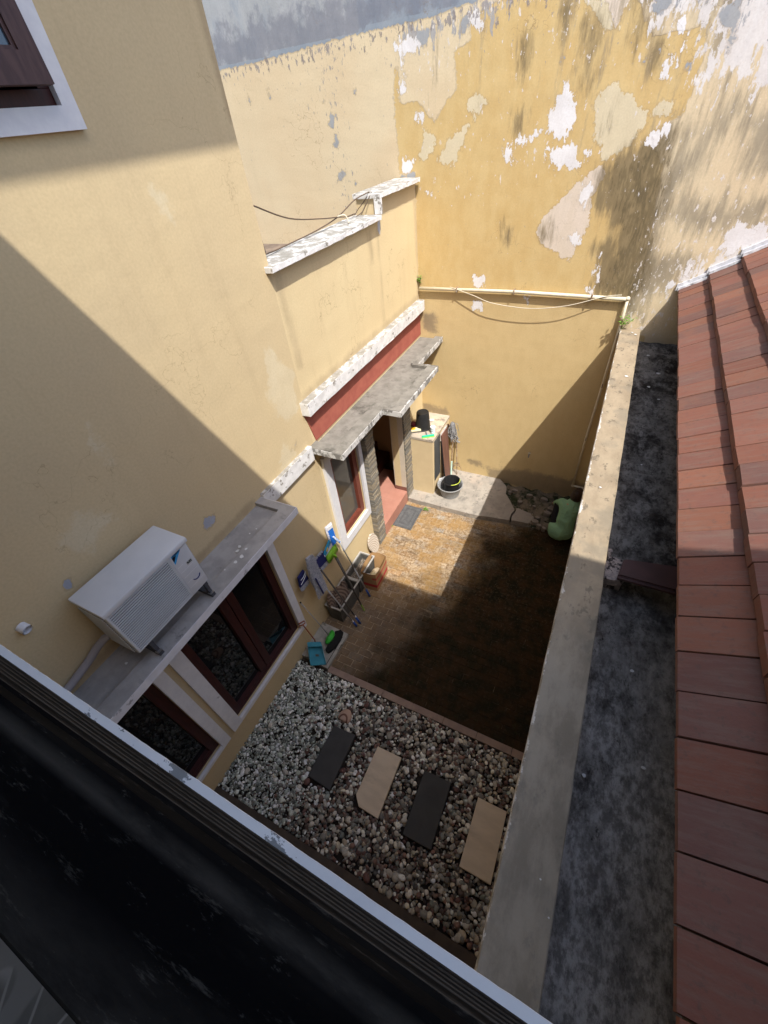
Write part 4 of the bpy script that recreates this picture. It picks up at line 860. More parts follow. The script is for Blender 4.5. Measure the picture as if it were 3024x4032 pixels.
textmesh('DAIKIN', .0195, face_x(.950, 3.2435), M_dkt, lg, bold=.0004)
bm = newbm(); box(bm, .399, .4000, .974, 1.022, 3.093, 3.122, .0); lb = obj('label', bm, NT('label_grey').out((.42, .43, .40), .6), fp)
textmesh('R32', .024, face_x(.998, 3.1075), M_dkt, lb, bold=.0010)
bm = newbm(); tube(bm, [(.4005, .985 + .032 * math.cos(a), 2.965 + .032 * math.sin(a)) for a in [math.pi * (1.12 + .8 * k / 12) for k in range(13)]], .0042, 6); obj('badge', bm, NT('badge_blue').out((.03, .04, .16), .5), fp)
bm = newbm()
for k in range(22): box(bm, .13, .37, .382, .392, 2.85 + .018 * k, 2.856 + .018 * k)
obj('side_louvre', bm, M_grill, ac)
bm = newbm(); box(bm, .13, .37, .3895, .391, 2.845, 3.24); obj('louvre_shade_sheet', bm, M_dk, ac)  # flat dark sheet painted in for shade between the louvres
bm = newbm(); box(bm, .12, .30, 1.0535, 1.085, 2.83, 3.13, .008); obj('valve_cover', bm, M_grill, ac, True, auto=30)
for y in (.47, 1.0):
    bm = newbm(); box(bm, .02, .40, y, y + .035, 2.663, 2.70); box(bm, .06, .385, y + .002, y + .033, 2.79, 2.825); box(bm, .355, .385, y + .004, y + .030, 2.70, 2.79); box(bm, .09, .12, y + .004, y + .030, 2.70, 2.79); obj('foot', bm, speck('dark_bracket', (.07, .075, .09), (.05, .05, .06), 20, .6), ac)
    bm = newbm(); box(bm, .37, .402, y - .004, y + .036, 2.701, 2.706); obj('bolt_plate', bm, M_steel, ac)
bm = newbm(); tube(bm, [(.14, .42, 2.88), (.10, .37, 2.87), (.07, .30, 2.83), (.055, .24, 2.79), (.05, .17, 2.765), (.045, .08, 2.74), (.045, -.1, 2.70), (.045, -.5, 2.68)], .027, 12)
t = NT('wrapped_pipe_tape'); wv = t.n.new('ShaderNodeTexWave'); wv.inputs['Scale'].default_value = 9; wv.inputs['Distortion'].default_value = 1.5; t.l.new(t.mapping((0, 1, 1)), wv.inputs['Vector'])
hose = single('insulated_pipe', bm, t.out(t.mix(wv.outputs['Fac'], (.30, .28, .29), (.235, .22, .23)), .7, wv.outputs['Fac'], .4, .004), 'grey taped pipe running down the wall from the air conditioner', 'pipe', True)

# ---- masonry cabinet and what stands on it
cab = thing('cabinet', 'cream masonry cabinet with a dark front panel in the far corner of the yard', 'cabinet', (.27, 5.79, .1))
bm = newbm(); box(bm, .10, .51, 5.382, 6.19, .099, 1.235, .004); obj('body', bm, M_plain, cab)
bm = newbm(); box(bm, .06, .518, 5.376, 6.192, 1.2355, 1.282, .005); bmesh.ops.subdivide_edges(bm, edges=[e for e in bm.edges if e.calc_length() > .2], cuts=6); jag(bm, .0015, 2)
obj('top_slab', bm, speck('worn_cement_top', (.50, .42, .32), (.40, .35, .285), 8, .9, .4, dark=(.22, .19, .155), dlo=.50, dhi=.62, dscale=7), cab)
bm = newbm(); box(bm, .511, .520, 5.445, 5.705, .37, 1.215, .002); obj('front_panel', bm, speck('dark_grey_sheet', (.075, .085, .095), (.05, .055, .06), 4, .5, .2, stretch=(2, 2, .4)), cab)
bm = newbm(); box(bm, .511, .530, 5.73, 6.02, 1.02, 1.20, .003); obj('drawer', bm, M_trimw, cab)
bm = newbm(); tube(bm, [(.53, 6.07, 1.18), (.545, 6.08, 1.14), (.53, 6.09, 1.11)], .014, 8); obj('hook', bm, M_wood, cab)
bm = newbm(); v = box(bm, 0, .022, 5.725, 6.005, 0, 1.06, .002); M1 = Matrix.Translation((.60, 0, .105)) @ Matrix.Rotation(R(-4.2), 4, 'Y')
for q in v:
    if q.is_valid: q.co = M1 @ q.co
single('leaning_board', bm, speck('worn_brown_board', (.17, .08, .06), (.12, .06, .045), 4, .6, .3, stretch=(3, 3, .5)), 'tall brown board leaning against the cabinet front', 'board')
bm = newbm(); v = box(bm, 0, .02, 5.705, 5.722, 0, .98, .0); M1 = Matrix.Translation((.63, -.04, .105)) @ Matrix.Rotation(R(-5.5), 4, 'Y')
for q in v:
    if q.is_valid: q.co = M1 @ q.co
single('black_slat', bm, M_dk, 'narrow black slat leaning beside the brown board', 'slat')
M_rub2 = speck('black_plastic', (.022, .022, .023), (.016, .016, .017), 20, .45, .1)
bk = thing('bucket', 'black bucket turned upside down on the cabinet', 'bucket', (.215, 5.69, 1.283))
bm = newbm(); lathe(bm, (.215, 5.69, 1.283), [(.118, .0), (.132, .0), (.133, .018), (.127, .022), (.124, .04), (.105, .29), (.098, .305), (.09, .305), (.088, .298), (.02, .297)], 32); obj('shell', bm, M_rub2, bk, True, auto=35)
bm = newbm(); tube(bm, [(.215 + .135 * math.cos(a), 5.69 + .135 * math.sin(a), 1.292 - .0 * a) for a in [R(-150 + 12 * k) for k in range(14)]], .004, 6); obj('handle', bm, M_rub2, bk)
cn = thing('can', 'small white ribbed tub beside the upturned bucket', 'tub', (.43, 5.60, 1.283))
bm = newbm(); lathe(bm, (.43, 5.60, 1.283), [(.036, 0), (.040, .004), (.040, .03), (.037, .034), (.041, .04), (.041, .075), (.038, .08), (.042, .086), (.042, .108), (.040, .113), (.01, .113)], 22); obj('body', bm, speck('pale_blue_white_plastic', (.60, .68, .72), (.68, .72, .74), 30, .4), cn, True, auto=35)
bm = newbm(); lathe(bm, (.43, 5.60, 1.283), [(.0435, .09), (.0435, .117), (.04, .120), (.01, .120)], 22); obj('lid', bm, NT('white_plastic').out((.8, .8, .8), .4), cn, True, auto=35)
def tilted(c, rz, rx=0, ry=0): return Matrix.Translation(c) @ Matrix.Rotation(rz, 4, 'Z') @ Matrix.Rotation(rx, 4, 'X') @ Matrix.Rotation(ry, 4, 'Y')
sq = thing('soap_packet', 'cream and yellow soap packet at the cabinet corner', 'packet', (.14, 5.545, 1.283))
t = NT('packet_print'); sp = t.n.new('ShaderNodeSeparateXYZ'); t.l.new(t.tc.outputs['Object'], sp.inputs[0])
M_pk = t.out(t.mix(t.rng(t.math('SQRT', t.math('ADD', t.math('POWER', t.math('ADD', sp.outputs['X'], .05), 2.), t.math('POWER', t.math('ADD', sp.outputs['Y'], .01), 2.))), .045, .05), (.75, .40, .02), (.72, .66, .42)), .5)
bm = newbm(); box(bm, -.085, .085, -.05, .05, 0, .05, .008, tilted((.14, 5.545, 1.284), R(32))); obj('wrapper', bm, M_pk, sq, True, auto=35)
bm = newbm(); box(bm, -.087, .087, -.052, -.0505, .003, .03, .0, tilted((.14, 5.545, 1.284), R(32))); obj('side_flap', bm, speck('grey_flap', (.2, .18, .15), (.1, .09, .08), 20), sq)
sg = thing('squeegee', 'green hand squeegee lying at the front of the cabinet top', 'squeegee', (.40, 5.45, 1.283))
MG = NT('sea_green_plastic').out((.03, .52, .36), .4)
bm = newbm(); box(bm, -.105, .105, -.012, .012, .006, .034, .006, tilted((.40, 5.455, 1.284), R(33))); obj('head', bm, MG, sg, True, auto=35)
bm = newbm(); box(bm, -.108, .108, -.024, -.012, .002, .010, .0, tilted((.40, 5.455, 1.284), R(33))); obj('blade', bm, NT('lime_rubber').out((.25, .62, .05), .5), sg)
bm = newbm(); MH = tilted((.40, 5.455, 1.284), R(33)); tube(bm, [MH @ Vector(p) for p in ((0, .01, .024), (-.005, .06, .022), (-.012, .12, .02))], [.010, .011, .009], 10); obj('grip', bm, speck('grey_mauve', (.45, .38, .42), (.3, .3, .32), 20), sg, True)
bm = newbm(); v = ball(bm, (.045, 5.68, 1.325), (.06, .055, .045), 3); r3 = random.Random(4)
for q in v: q.co += Vector((r3.uniform(-.008, .008), r3.uniform(-.008, .008), r3.uniform(-.006, .008)))
for q in v: q.co.z = max(q.co.z, 1.284)
bag = thing('plastic_bag', 'crumpled dark red plastic bag behind the soap packet', 'bag', (.045, 5.68, 1.283)); obj('pouch', bm, NT('dark_red_film').out((.10, .012, .025), .35), bag)
bm = newbm(); v = ball(bm, (.105, 5.72, 1.335), (.035, .03, .025), 2)
for q in v: q.co += Vector((r3.uniform(-.008, .008), r3.uniform(-.008, .008), r3.uniform(-.006, .008)))
obj('knot', bm, speck('red_white_print', (.75, .72, .74), (.5, .02, .03), 28, .4, lo=.48, hi=.52), bag)
bm = newbm(); box(bm, -.045, .045, -.018, .018, 0, .03, .008, tilted((.27, 5.93, 1.284), R(20))); single('white_cloth', bm, M_trim, 'small white rag at the back of the cabinet top', 'rag', True)
# ---- basin with a pot in it
bs = thing('basin', 'round grey plastic basin standing on the platform', 'basin', (.79, 5.50, .10))
bm = newbm(); lathe(bm, (.79, 5.50, .10), [(.14, .0), (.165, .004), (.205, .20), (.222, .215), (.232, .222), (.232, .232), (.222, .236), (.212, .230), (.200, .212), (.158, .014), (.02, .010)], 40)
obj('bowl', bm, speck('grey_plastic', (.30, .305, .31), (.26, .265, .27), 9, .4, .05), bs, True, auto=50)
bm = newbm(); tube(bm, [(.79 - .20, 5.50 + .02, .33), (.79 - .225, 5.50 + .06, .345), (.79 - .20, 5.50 + .10, .33)], .008, 8); obj('handle', bm, M_trim, bs)
pt = thing('pot', 'black plastic tub standing inside the grey basin', 'tub', (.81, 5.515, .112))
bm = newbm(); lathe(bm, (.81, 5.515, .112), [(.11, 0), (.122, .004), (.140, .27), (.152, .275), (.156, .29), (.152, .302), (.142, .300), (.134, .28), (.116, .02), (.02, .015)], 36); obj('shell', bm, M_rub2, pt, True, auto=50)
bm = newbm(); tube(bm, [(.81 + .147 * math.cos(a), 5.515 + .147 * math.sin(a), .417) for a in [R(-75 + 10 * k) for k in range(11)]], .005, 6); obj('rim_band', bm, NT('yellow_green').out((.62, .72, .10), .5), pt)

# ---- tools hanging at the back wall
M_rust = speck('rusty_pole', (.20, .11, .06), (.35, .30, .24), 25, .7, .2, stretch=(1, 1, .4))
def strands(bm, c, n, L, spread, rad, seed, down=(0, 0, -1), curl=.012):
    r = random.Random(seed); d0 = Vector(down)
    for i in range(n):
        p = Vector(c) + Vector((r.gauss(0, spread), r.gauss(0, spread * .7), r.gauss(0, spread * .2))); pts = [p.copy()]; d = (d0 + Vector((r.gauss(0, .22), r.gauss(0, .18), 0))).normalized(); l = L * r.uniform(.6, 1.05) / 4
        for k in range(4):
            p = p + d * l + Vector((r.gauss(0, curl), r.gauss(0, curl * .7), 0)); pts.append(p.copy())
        tube(bm, pts, rad, 4, False)
m1 = thing('string_mop', 'grey string mop turned head up against the back wall beside the cabinet', 'mop', (.625, 6.10, .10))
bm = newbm(); tube(bm, [(.625, 6.02, .10), (.61, 6.12, .95)], .011, 8); obj('pole', bm, M_rust, m1)
bm = newbm(); tube(bm, [(.6245, 6.017, .10), (.6215, 6.052, .40)], .0165, 8); obj('grip', bm, NT('mint_grip').out((.50, .68, .60), .5), m1)
M_mopg = speck('grey_cotton', (.34, .34, .35), (.18, .18, .185), 60, .95, .5)
bm = newbm(); lathe(bm, (.605, 6.125, .93), [(.02, 0), (.036, .03), (.044, .12), (.045, .2), (.038, .245), (.02, .26)], 12); strands(bm, (.605, 6.125, 1.19), 60, .27, .022, .005, 3); strands(bm, (.60, 6.12, .95), 50, .12, .035, .0045, 4, (0, 0, -1), .02); obj('mop_head', bm, M_mopg, m1)
m2 = thing('wire_rake', 'thin pole with a small wire rack at its foot against the back wall', 'tool', (.71, 6.1, .10))
bm = newbm(); tube(bm, [(.73, 6.06, .10), (.665, 6.17, .88)], .009, 8); obj('pole', bm, M_rust, m2)
bm = newbm(); tube(bm, [(.68, 6.15, .90), (.70, 6.12, .82), (.74, 6.13, .80)], .014, 6); tube(bm, [(.65, 6.15, .92), (.63, 6.12, .85)], .012, 6); obj('clamp', bm, M_mopg, m2)
bm = newbm()
for k in range(8):
    a0 = R(200 - 22 * k); tube(bm, [(.73, 6.08, .34), (.73 + .05 * math.cos(a0), 6.07, .36 + .03 * math.sin(a0)), (.73 + .085 * math.cos(a0), 6.05, .24 + .09 * math.sin(a0))], .0035, 5)
tube(bm, [(.73 + .085 * math.cos(R(a)), 6.05, .24 + .09 * math.sin(R(a))) for a in range(-10, 200, 15)], .005, 6); obj('rack', bm, M_rust, m2)

# ---- mops and broom at the house wall
M_pole = speck('grey_pole', (.33, .34, .35), (.25, .255, .26), 30, .45, .05)
M_poled = speck('dark_pole', (.085, .078, .07), (.06, .055, .05), 30, .5, .05)
M_grip = NT('blue_grip').out((.015, .06, .28), .45)
M_shag = speck('grey_blue_shag', (.40, .41, .46), (.26, .27, .31), 45, .95, .6)
M_pad = NT('navy_cloth').out((.014, .018, .10), .85)
def shagpad(bm, poly3, thick, n, seed, L=.03, rad=.0035):
    """tufts over a quad pad given by four corners (wall side), facing +x"""
    r = random.Random(seed); A, B, C, D = [Vector(p) for p in poly3]
    for i in range(n):
        u, v = r.random(), r.random(); p = (A * (1 - u) + B * u) * (1 - v) + (D * (1 - u) + C * u) * v
        d = Vector((r.uniform(.3, 1), r.gauss(0, .5), -r.uniform(.2, 1.0))).normalized()
        tube(bm, [p, p + d * L * .5, p + d * L * .8 + Vector((0, 0, -L * .35))], rad, 4, False)
def quadpad(bm, pts, thick):
    a = [bm.verts.new(p) for p in pts]; b = [bm.verts.new(Vector(p) + Vector((thick, 0, 0))) for p in pts]
    bm.faces.new(a[::-1]); bm.faces.new(b)
    for i in range(len(a)): bm.faces.new((a[i], a[(i + 1) % len(a)], b[(i + 1) % len(a)], b[i]))
def lerp3(a, b, t): return tuple(a[i] + (b[i] - a[i]) * t for i in range(3))
# bright blue flat mop
f = thing('flat_mop', 'bright blue flat mop with a white end, head up on the sunlit wall', 'mop', (.419, 2.976, 0))
top = (.13, 2.935, 1.17); bot = (.419, 2.976, .025)
bm = newbm(); tube(bm, [top, lerp3(top, bot, .45)], .0085, 10); tube(bm, [lerp3(top, bot, .45), lerp3(top, bot, .86)], .0105, 10); obj('pole', bm, M_pole, f, True)
bm = newbm(); tube(bm, [lerp3(top, bot, .86), bot], [.0145, .016], 10); obj('grip', bm, M_grip, f, True)
bm = newbm(); quadpad(bm, [(.06, 2.835, 1.47), (.06, 2.935, 1.44), (.085, 2.925, 1.20), (.085, 2.825, 1.17)], .016); hd = obj('head', bm, NT('bright_blue_plastic').out((.005, .13, .52), .4), f)
bm = newbm(); quadpad(bm, [(.062, 2.832, 1.53), (.062, 2.938, 1.50), (.062, 2.936, 1.442), (.062, 2.834, 1.472)], .018); obj('end_clip', bm, NT('white_clip').out((.75, .76, .78), .4), hd)
bm = newbm(); quadpad(bm, [(.05, 2.812, 1.545), (.05, 2.955, 1.51), (.075, 2.945, 1.17), (.075, 2.80, 1.15)], .009); shagpad(bm, [(.06, 2.812, 1.545), (.06, 2.835, 1.54), (.08, 2.825, 1.16), (.08, 2.80, 1.15)], 0, 90, 3, .02, .003); shagpad(bm, [(.06, 2.82, 1.55), (.06, 2.95, 1.515), (.06, 2.95, 1.50), (.06, 2.82, 1.53)], 0, 40, 8, .02, .003); obj('pad', bm, speck('white_microfibre', (.62, .62, .66), (.5, .5, .55), 60, .95, .5), f)
bm = newbm(); tube(bm, [(.10, 2.875, 1.33), (.125, 2.90, 1.26), (.135, 2.935, 1.18)], [.012, .016, .018], 8); obj('joint', bm, speck('pale_blue_joint', (.55, .62, .75), (.06, .2, .6), 25, .4, lo=.48, hi=.55), f)
# green scrubber
f = thing('scrub_brush', 'lime green scrubbing brush with a dark handle leaning on the wall', 'brush', (.458, 2.723, 0))
top = (.14, 2.775, 1.06); bot = (.458, 2.723, .025)
bm = newbm(); tube(bm, [top, lerp3(top, bot, .5), lerp3(top, bot, .88)], [.020, .0155, .0125], 10); obj('pole', bm, M_poled, f, True)
bm = newbm(); tube(bm, [lerp3(top, bot, .88), bot], .013, 10); obj('tip', bm, NT('green_tip').out((.22, .32, .06), .5), f)
bm = newbm(); quadpad(bm, [(.085, 2.64, 1.175), (.085, 2.87, 1.20), (.11, 2.875, 1.09), (.11, 2.635, 1.06)], .032); bmesh.ops.bevel(bm, geom=bm.edges[:], offset=.008, segments=2, affect='EDGES'); obj('head', bm, speck('lime_green_plastic', (.22, .46, .03), (.17, .38, .02), 40, .45, .3), f, True)
bm = newbm(); tube(bm, [(.13, 2.75, 1.13), (.145, 2.765, 1.09), (.145, 2.775, 1.03)], [.012, .019, .019], 8); obj('joint', bm, speck('lime_green_joint', (.22, .46, .03), (.17, .38, .02), 40, .45, .3), f, True)
bm = newbm(); quadpad(bm, [(.075, 2.63, 1.215), (.075, 2.86, 1.245), (.08, 2.86, 1.20), (.08, 2.635, 1.18)], .012); obj('rubber_edge', bm, M_trim, f)
# navy dust mop, wide head
f = thing('dust_mop', 'wide navy dust mop with grey fringe behind the shaggy grey mop', 'mop', (.503, 2.511, 0))
top = (.12, 2.455, 1.18); bot = (.503, 2.511, .025)
bm = newbm(); tube(bm, [top, lerp3(top, bot, .86)], .0115, 10); obj('pole', bm, M_poled, f, True)
bm = newbm(); tube(bm, [lerp3(top, bot, .84), lerp3(top, bot, .875)], .0125, 10); obj('white_collar', bm, M_trim, f)
bm = newbm(); tube(bm, [lerp3(top, bot, .875), bot], [.015, .0165], 10); obj('grip', bm, M_grip, f, True)
bm = newbm(); quadpad(bm, [(.05, 2.44, 1.31), (.05, 2.65, 1.28), (.07, 2.66, 1.10), (.07, 2.47, 1.13)], .025); obj('cloth_head', bm, M_pad, f); bm = newbm(); quadpad(bm, [(.05, 2.24, 1.37), (.05, 2.12, 1.36), (.06, 2.09, 1.21), (.06, 2.26, 1.19)], .025); obj('cloth_head', bm, M_pad, f)
bm = newbm(); shagpad(bm, [(.06, 2.45, 1.33), (.06, 2.62, 1.31), (.06, 2.64, 1.29), (.06, 2.45, 1.31)], 0, 60, 5, .03); obj('fringe', bm, M_shag, f); bm = newbm(); shagpad(bm, [(.07, 2.47, 1.13), (.07, 2.67, 1.10), (.08, 2.68, 1.05), (.08, 2.48, 1.07)], 0, 200, 6, .035); obj('fringe', bm, M_shag, f); bm = newbm(); shagpad(bm, [(.06, 2.09, 1.22), (.06, 2.26, 1.19), (.07, 2.26, 1.14), (.07, 2.09, 1.15)], 0, 150, 7, .035); obj('fringe', bm, M_shag, f)
bm = newbm(); tube(bm, [(.088, 2.13, 1.31), (.088, 2.19, 1.31), (.088, 2.245, 1.35), (.088, 2.23, 1.29), (.088, 2.16, 1.26), (.088, 2.11, 1.245)], .0045, 6); obj('strap', bm, M_trim, f)
bm = newbm(); quadpad(bm, [(.07, 2.63, 1.24), (.07, 2.80, 1.335), (.07, 2.82, 1.28), (.07, 2.65, 1.18)], .022); cl_ = thing('squeezer_clip', 'turquoise and yellow clip between the blue mop and the green brush', 'clip', (.08, 2.72, 1.26)); obj('body', bm, NT('turquoise_plastic').out((.01, .24, .45), .4), cl_)
bm = newbm(); quadpad(bm, [(.0925, 2.68, 1.262), (.0925, 2.725, 1.285), (.0925, 2.735, 1.245), (.0925, 2.69, 1.222)], .004); obj('band', bm, NT('straw_yellow').out((.55, .42, .16), .6), cl_)
# shaggy grey mop in front
f = thing('shaggy_mop', 'shaggy grey mop head with a navy seam, propped in front of the navy mop', 'mop', (.476, 2.452, 0))
top = (.15, 2.42, .83); bot = (.476, 2.452, .025)
bm = newbm(); tube(bm, [top, lerp3(top, bot, .86)], .0105, 10); obj('pole', bm, M_pole, f, True)
bm = newbm(); tube(bm, [lerp3(top, bot, .84), lerp3(top, bot, .88)], .0115, 10); obj('white_collar', bm, M_trim, f)
bm = newbm(); tube(bm, [lerp3(top, bot, .88), bot], [.015, .0165], 10); obj('grip', bm, M_grip, f, True)
mp = [(.115, 2.28, 1.56), (.115, 2.37, 1.53), (.14, 2.40, 1.22), (.16, 2.40, .88), (.16, 2.24, .90), (.13, 2.22, 1.22)]
bm = newbm(); quadpad(bm, mp, .03); shagpad(bm, [(.145, 2.25, 1.58), (.145, 2.38, 1.55), (.175, 2.41, .86), (.175, 2.21, .88)], 0, 900, 11, .034, .0042); obj('mop_head', bm, M_shag, f)
bm = newbm(); quadpad(bm, [(.19, 2.255, 1.24), (.19, 2.268, 1.24), (.205, 2.300, .90), (.205, 2.285, .89)], .014); obj('seam', bm, M_pad, f)
# broom and dustpan on the pale slab
pl = thing('tray_slab', 'pale worn concrete slab with a raised rim below the window corner', 'slab', (.24, 2.04, 0))
bm = newbm(); prism(bm, rough([(.0, 2.31), (.44, 2.285), (.43, 1.735), (.0, 1.76)], 5, .006, 7), -.01, .052); sl_ = obj('slab_body', bm, speck('pale_worn_slab', (.36, .345, .31), (.27, .26, .235), 10, .85, .4, dark=(.15, .14, .12), dlo=.54, dhi=.64, dscale=6), pl)
bm = newbm(); ring(bm, 0, .006, 0, 1, 0, 1, .02) if False else None
for q in ((.385, .392, 1.78, 2.20), (.12, .392, 1.775, 1.781), (.30, .392, 2.20, 2.206)): box(bm, q[0], q[1], q[2], q[3], .0525, .057)
obj('groove_line', bm, M_dk, pl)
f = thing('broom', 'broom with a green cap and black bristles lying on the pale slab', 'broom', (.30, 2.08, .06))
bm = newbm(); tube(bm, [(.02, 2.055, .90), (.24, 2.12, .15)], .0065, 8); obj('stick', bm, M_pole, f, True)
bm = newbm(); ball(bm, (.02, 2.055, .905), .012, 2); obj('stick_cap', bm, M_dk, f, True)
bm = newbm(); pts = [(.215, 2.215), (.25, 2.215), (.285, 2.19), (.31, 2.13), (.30, 2.05), (.275, 2.00), (.235, 2.01), (.225, 2.08)]
prism(bm, pts, .10, .145); bmesh.ops.bevel(bm, geom=bm.edges[:], offset=.01, segments=2, affect='EDGES'); obj('cap', bm, NT('green_cap').out((.04, .36, .04), .45), f, True)
bm = newbm(); prism(bm, [(.27, 2.215), (.33, 2.27), (.375, 2.26), (.40, 2.15), (.385, 2.02), (.345, 1.915), (.29, 1.93), (.295, 2.02), (.315, 2.10), (.30, 2.17)], .058, .118)
bmesh.ops.subdivide_edges(bm, edges=bm.edges[:], cuts=2); jag(bm, .004, 3); obj('bristles', bm, M_dk, f)
f = thing('dustpan', 'turquoise dustpan with a rusty orange handle beside the broom', 'dustpan', (.22, 1.84, .06))
MDP = speck('turquoise_dustpan', (.05, .27, .36), (.04, .22, .30), 8, .45, .1); MP_ = Matrix.Translation((.20, 1.80, .09)) @ Matrix.Rotation(R(62), 4, 'Z') @ Matrix.Rotation(R(-10), 4, 'Y') 
A0 = [(.06, 1.88, .13), (.22, 1.955, .13), (.395, 1.765, .075), (.22, 1.67, .075)]
bm = newbm(); a = [bm.verts.new(p) for p in A0]; b = [bm.verts.new((p[0], p[1], p[2] + .006)) for p in A0]; bm.faces.new(a[::-1]); bm.faces.new(b)
for i in range(4): bm.faces.new((a[i], a[(i + 1) % 4], b[(i + 1) % 4], b[i]))
obj('pan', bm, MDP, f)
def wallstrip(bm, p, q, h0, h1, th=.006):
    d = (Vector(q) - Vector(p)); n = Vector((-d.y, d.x, 0)).normalized() * th
    P = [Vector(p), Vector(q)]; lo = [P[0] + n * 0, P[1] + n * 0, P[1] + n, P[0] + n]; hs_ = [h0, h1, h1, h0]
    a = [bm.verts.new(v) for v in lo]; b = [bm.verts.new(v + Vector((0, 0, h))) for v, h in zip(lo, hs_)]
    bm.faces.new(a[::-1]); bm.faces.new(b)
    for i in range(4): bm.faces.new((a[i], a[(i + 1) % 4], b[(i + 1) % 4], b[i]))
bm = newbm(); wallstrip(bm, A0[0], A0[1], .09, .09); wallstrip(bm, A0[1], A0[2], .09, .02); wallstrip(bm, A0[3], A0[0], .02, .09)
q = [(.06, 1.88, .22), (.22, 1.955, .22), (.255, 1.915, .205), (.10, 1.835, .205)]; a = [bm.verts.new(p) for p in q]; bm.faces.new(a); obj('rim', bm, MDP, f)
bm = newbm(); a = [bm.verts.new(p) for p in ((.205, 1.815, .1195), (.245, 1.833, .1195), (.265, 1.812, .1135), (.225, 1.793, .1135))]; bm.faces.new(a); obj('sticker', bm, NT('brown_sticker').out((.10, .09, .07), .7), f)
MRO = speck('rusty_orange_tube', (.30, .09, .035), (.20, .06, .03), 20, .6, .2)
bm = newbm(); tube(bm, [(.15, 1.93, .20), (.14, 1.945, .24), (.075, 1.915, .62)], .0085, 8); obj('handle', bm, MRO, f, True)
bm = newbm(); tube(bm, [(.06, 1.865, .665), (.073, 1.91, .63), (.085, 1.95, .625), (.075, 1.955, .66), (.055, 1.87, .70)], .008, 8); obj('hook', bm, MRO, f, True)

# ---- planters with banded stone discs
def bandstone(name, cols, sc_, off):
    t = NT(name); wv = t.n.new('ShaderNodeTexWave'); wv.wave_type = 'RINGS'; wv.inputs['Scale'].default_value = sc_; wv.inputs['Distortion'].default_value = 2.5; wv.inputs['Detail'].default_value = 2; wv.inputs['Detail Scale'].default_value = 2.0
    mp = t.n.new('ShaderNodeMapping'); mp.inputs['Location'].default_value = off; t.l.new(t.tc.outputs['Object'], mp.inputs['Vector']); t.l.new(mp.outputs[0], wv.inputs['Vector'])
    return t.out(t.mix(t.rng(wv.outputs['Fac'], .35, .65), *cols), .7, t.noise(40, 4), .2, .002)
M_bs1 = bandstone('brown_banded_stone', ((.10, .065, .05), (.22, .165, .13)), 7, (0, .1, 0))
M_bs2 = bandstone('pale_banded_stone', ((.38, .31, .25), (.55, .50, .43)), 9, (0, .1, .1))
M_plr = speck('pale_planter_rim', (.44, .43, .41), (.36, .35, .33), 20, .8, .3)
M_plb = speck('grey_planter_side', (.10, .098, .09), (.07, .068, .062), 14, .85, .4)
M_soil = speck('dry_soil_and_chips', (.10, .08, .06), (.30, .26, .22), 60, .95, .8, lo=.5, hi=.6)
def planter(label, y0, y1, soil):
    p = thing('planter', label, 'planter', (.18, (y0 + y1) / 2, 0), 'narrow concrete planters along the house wall')
    bm = newbm(); v = []
    for q in ((.035, .06, y0, y1), (.25, .275, y0, y1), (.06, .25, y0, y0 + .02), (.06, .25, y1 - .02, y1)):
        box(bm, *q, .0, .33)
    for w in bm.verts:
        if w.co.z < .1: w.co.x = .16 + (w.co.x - .16) * .86; w.co.y = (y0 + y1) / 2 + (w.co.y - (y0 + y1) / 2) * .93
    obj('trough', bm, M_plb, p)
    bm = newbm(); r = .018
    for q in ((.026, .026 + r, y0 - .008, y1 + .008), (.268, .268 + r, y0 - .008, y1 + .008), (.026 + r, .268, y0 - .008, y0 - .008 + r), (.026 + r, .268, y1 + .008 - r, y1 + .008)):
        box(bm, *q, .3305, .352)
    obj('rim', bm, M_plr, p)
    bm = newbm(); box(bm, .06, .25, y0 + .02, y1 - .02, .0, soil); obj('soil', bm, M_soil, p); return p
planter('dark concrete planter with two brown banded stones behind the mop poles', 2.425, 2.955, .12)
planter('pale rimmed concrete planter with chips of stone behind the cardboard box', 2.975, 3.47, .22)
def disc(label, c, r, tilt, mat, th=.03, sc=(1, 1)):
    s = thing('stone_disc', label, 'stone', c, 'banded stone discs at the planters')
    bm = newbm(); k = 22; rr = random.Random(int(c[1] * 100))
    pts = [(r * sc[0] * math.cos(2 * math.pi * i / k) * rr.uniform(.95, 1.03), r * sc[1] * math.sin(2 * math.pi * i / k) * rr.uniform(.95, 1.03)) for i in range(k)]
    v = prism(bm, pts, -th / 2, th / 2, 0); bmesh.ops.bevel(bm, geom=bm.edges[:], offset=.006, segments=2, affect='EDGES')
    Mx = Matrix.Translation(c) @ tilt
    for q in bm.verts: q.co = Mx @ q.co
    obj('slice', bm, mat, s, True, auto=40)
disc('brown banded stone disc at the near end of the dark planter', (.10, 2.53, .33), .12, Matrix.Rotation(R(-14), 4, 'Y') @ Matrix.Rotation(R(12), 4, 'Z'), M_bs1, .03, (1, 1.45))
disc('larger banded stone block in the middle of the dark planter', (.15, 2.67, .30), .125, Matrix.Rotation(R(-20), 4, 'Y') @ Matrix.Rotation(R(-14), 4, 'Z'), M_bs1, .07, (1.0, 1.3))
disc('brown stone standing upright beyond the larger banded block', (.10, 2.83, .30), .07, Matrix.Rotation(R(-12), 4, 'Y'), M_bs1, .03, (.8, 1.5))
disc('pale banded stone disc leaning on the wall between pillar and box', (.07, 3.82, .20), .16, Matrix.Rotation(R(-15), 4, 'Y'), M_bs2, .03, (.85, 1.15))
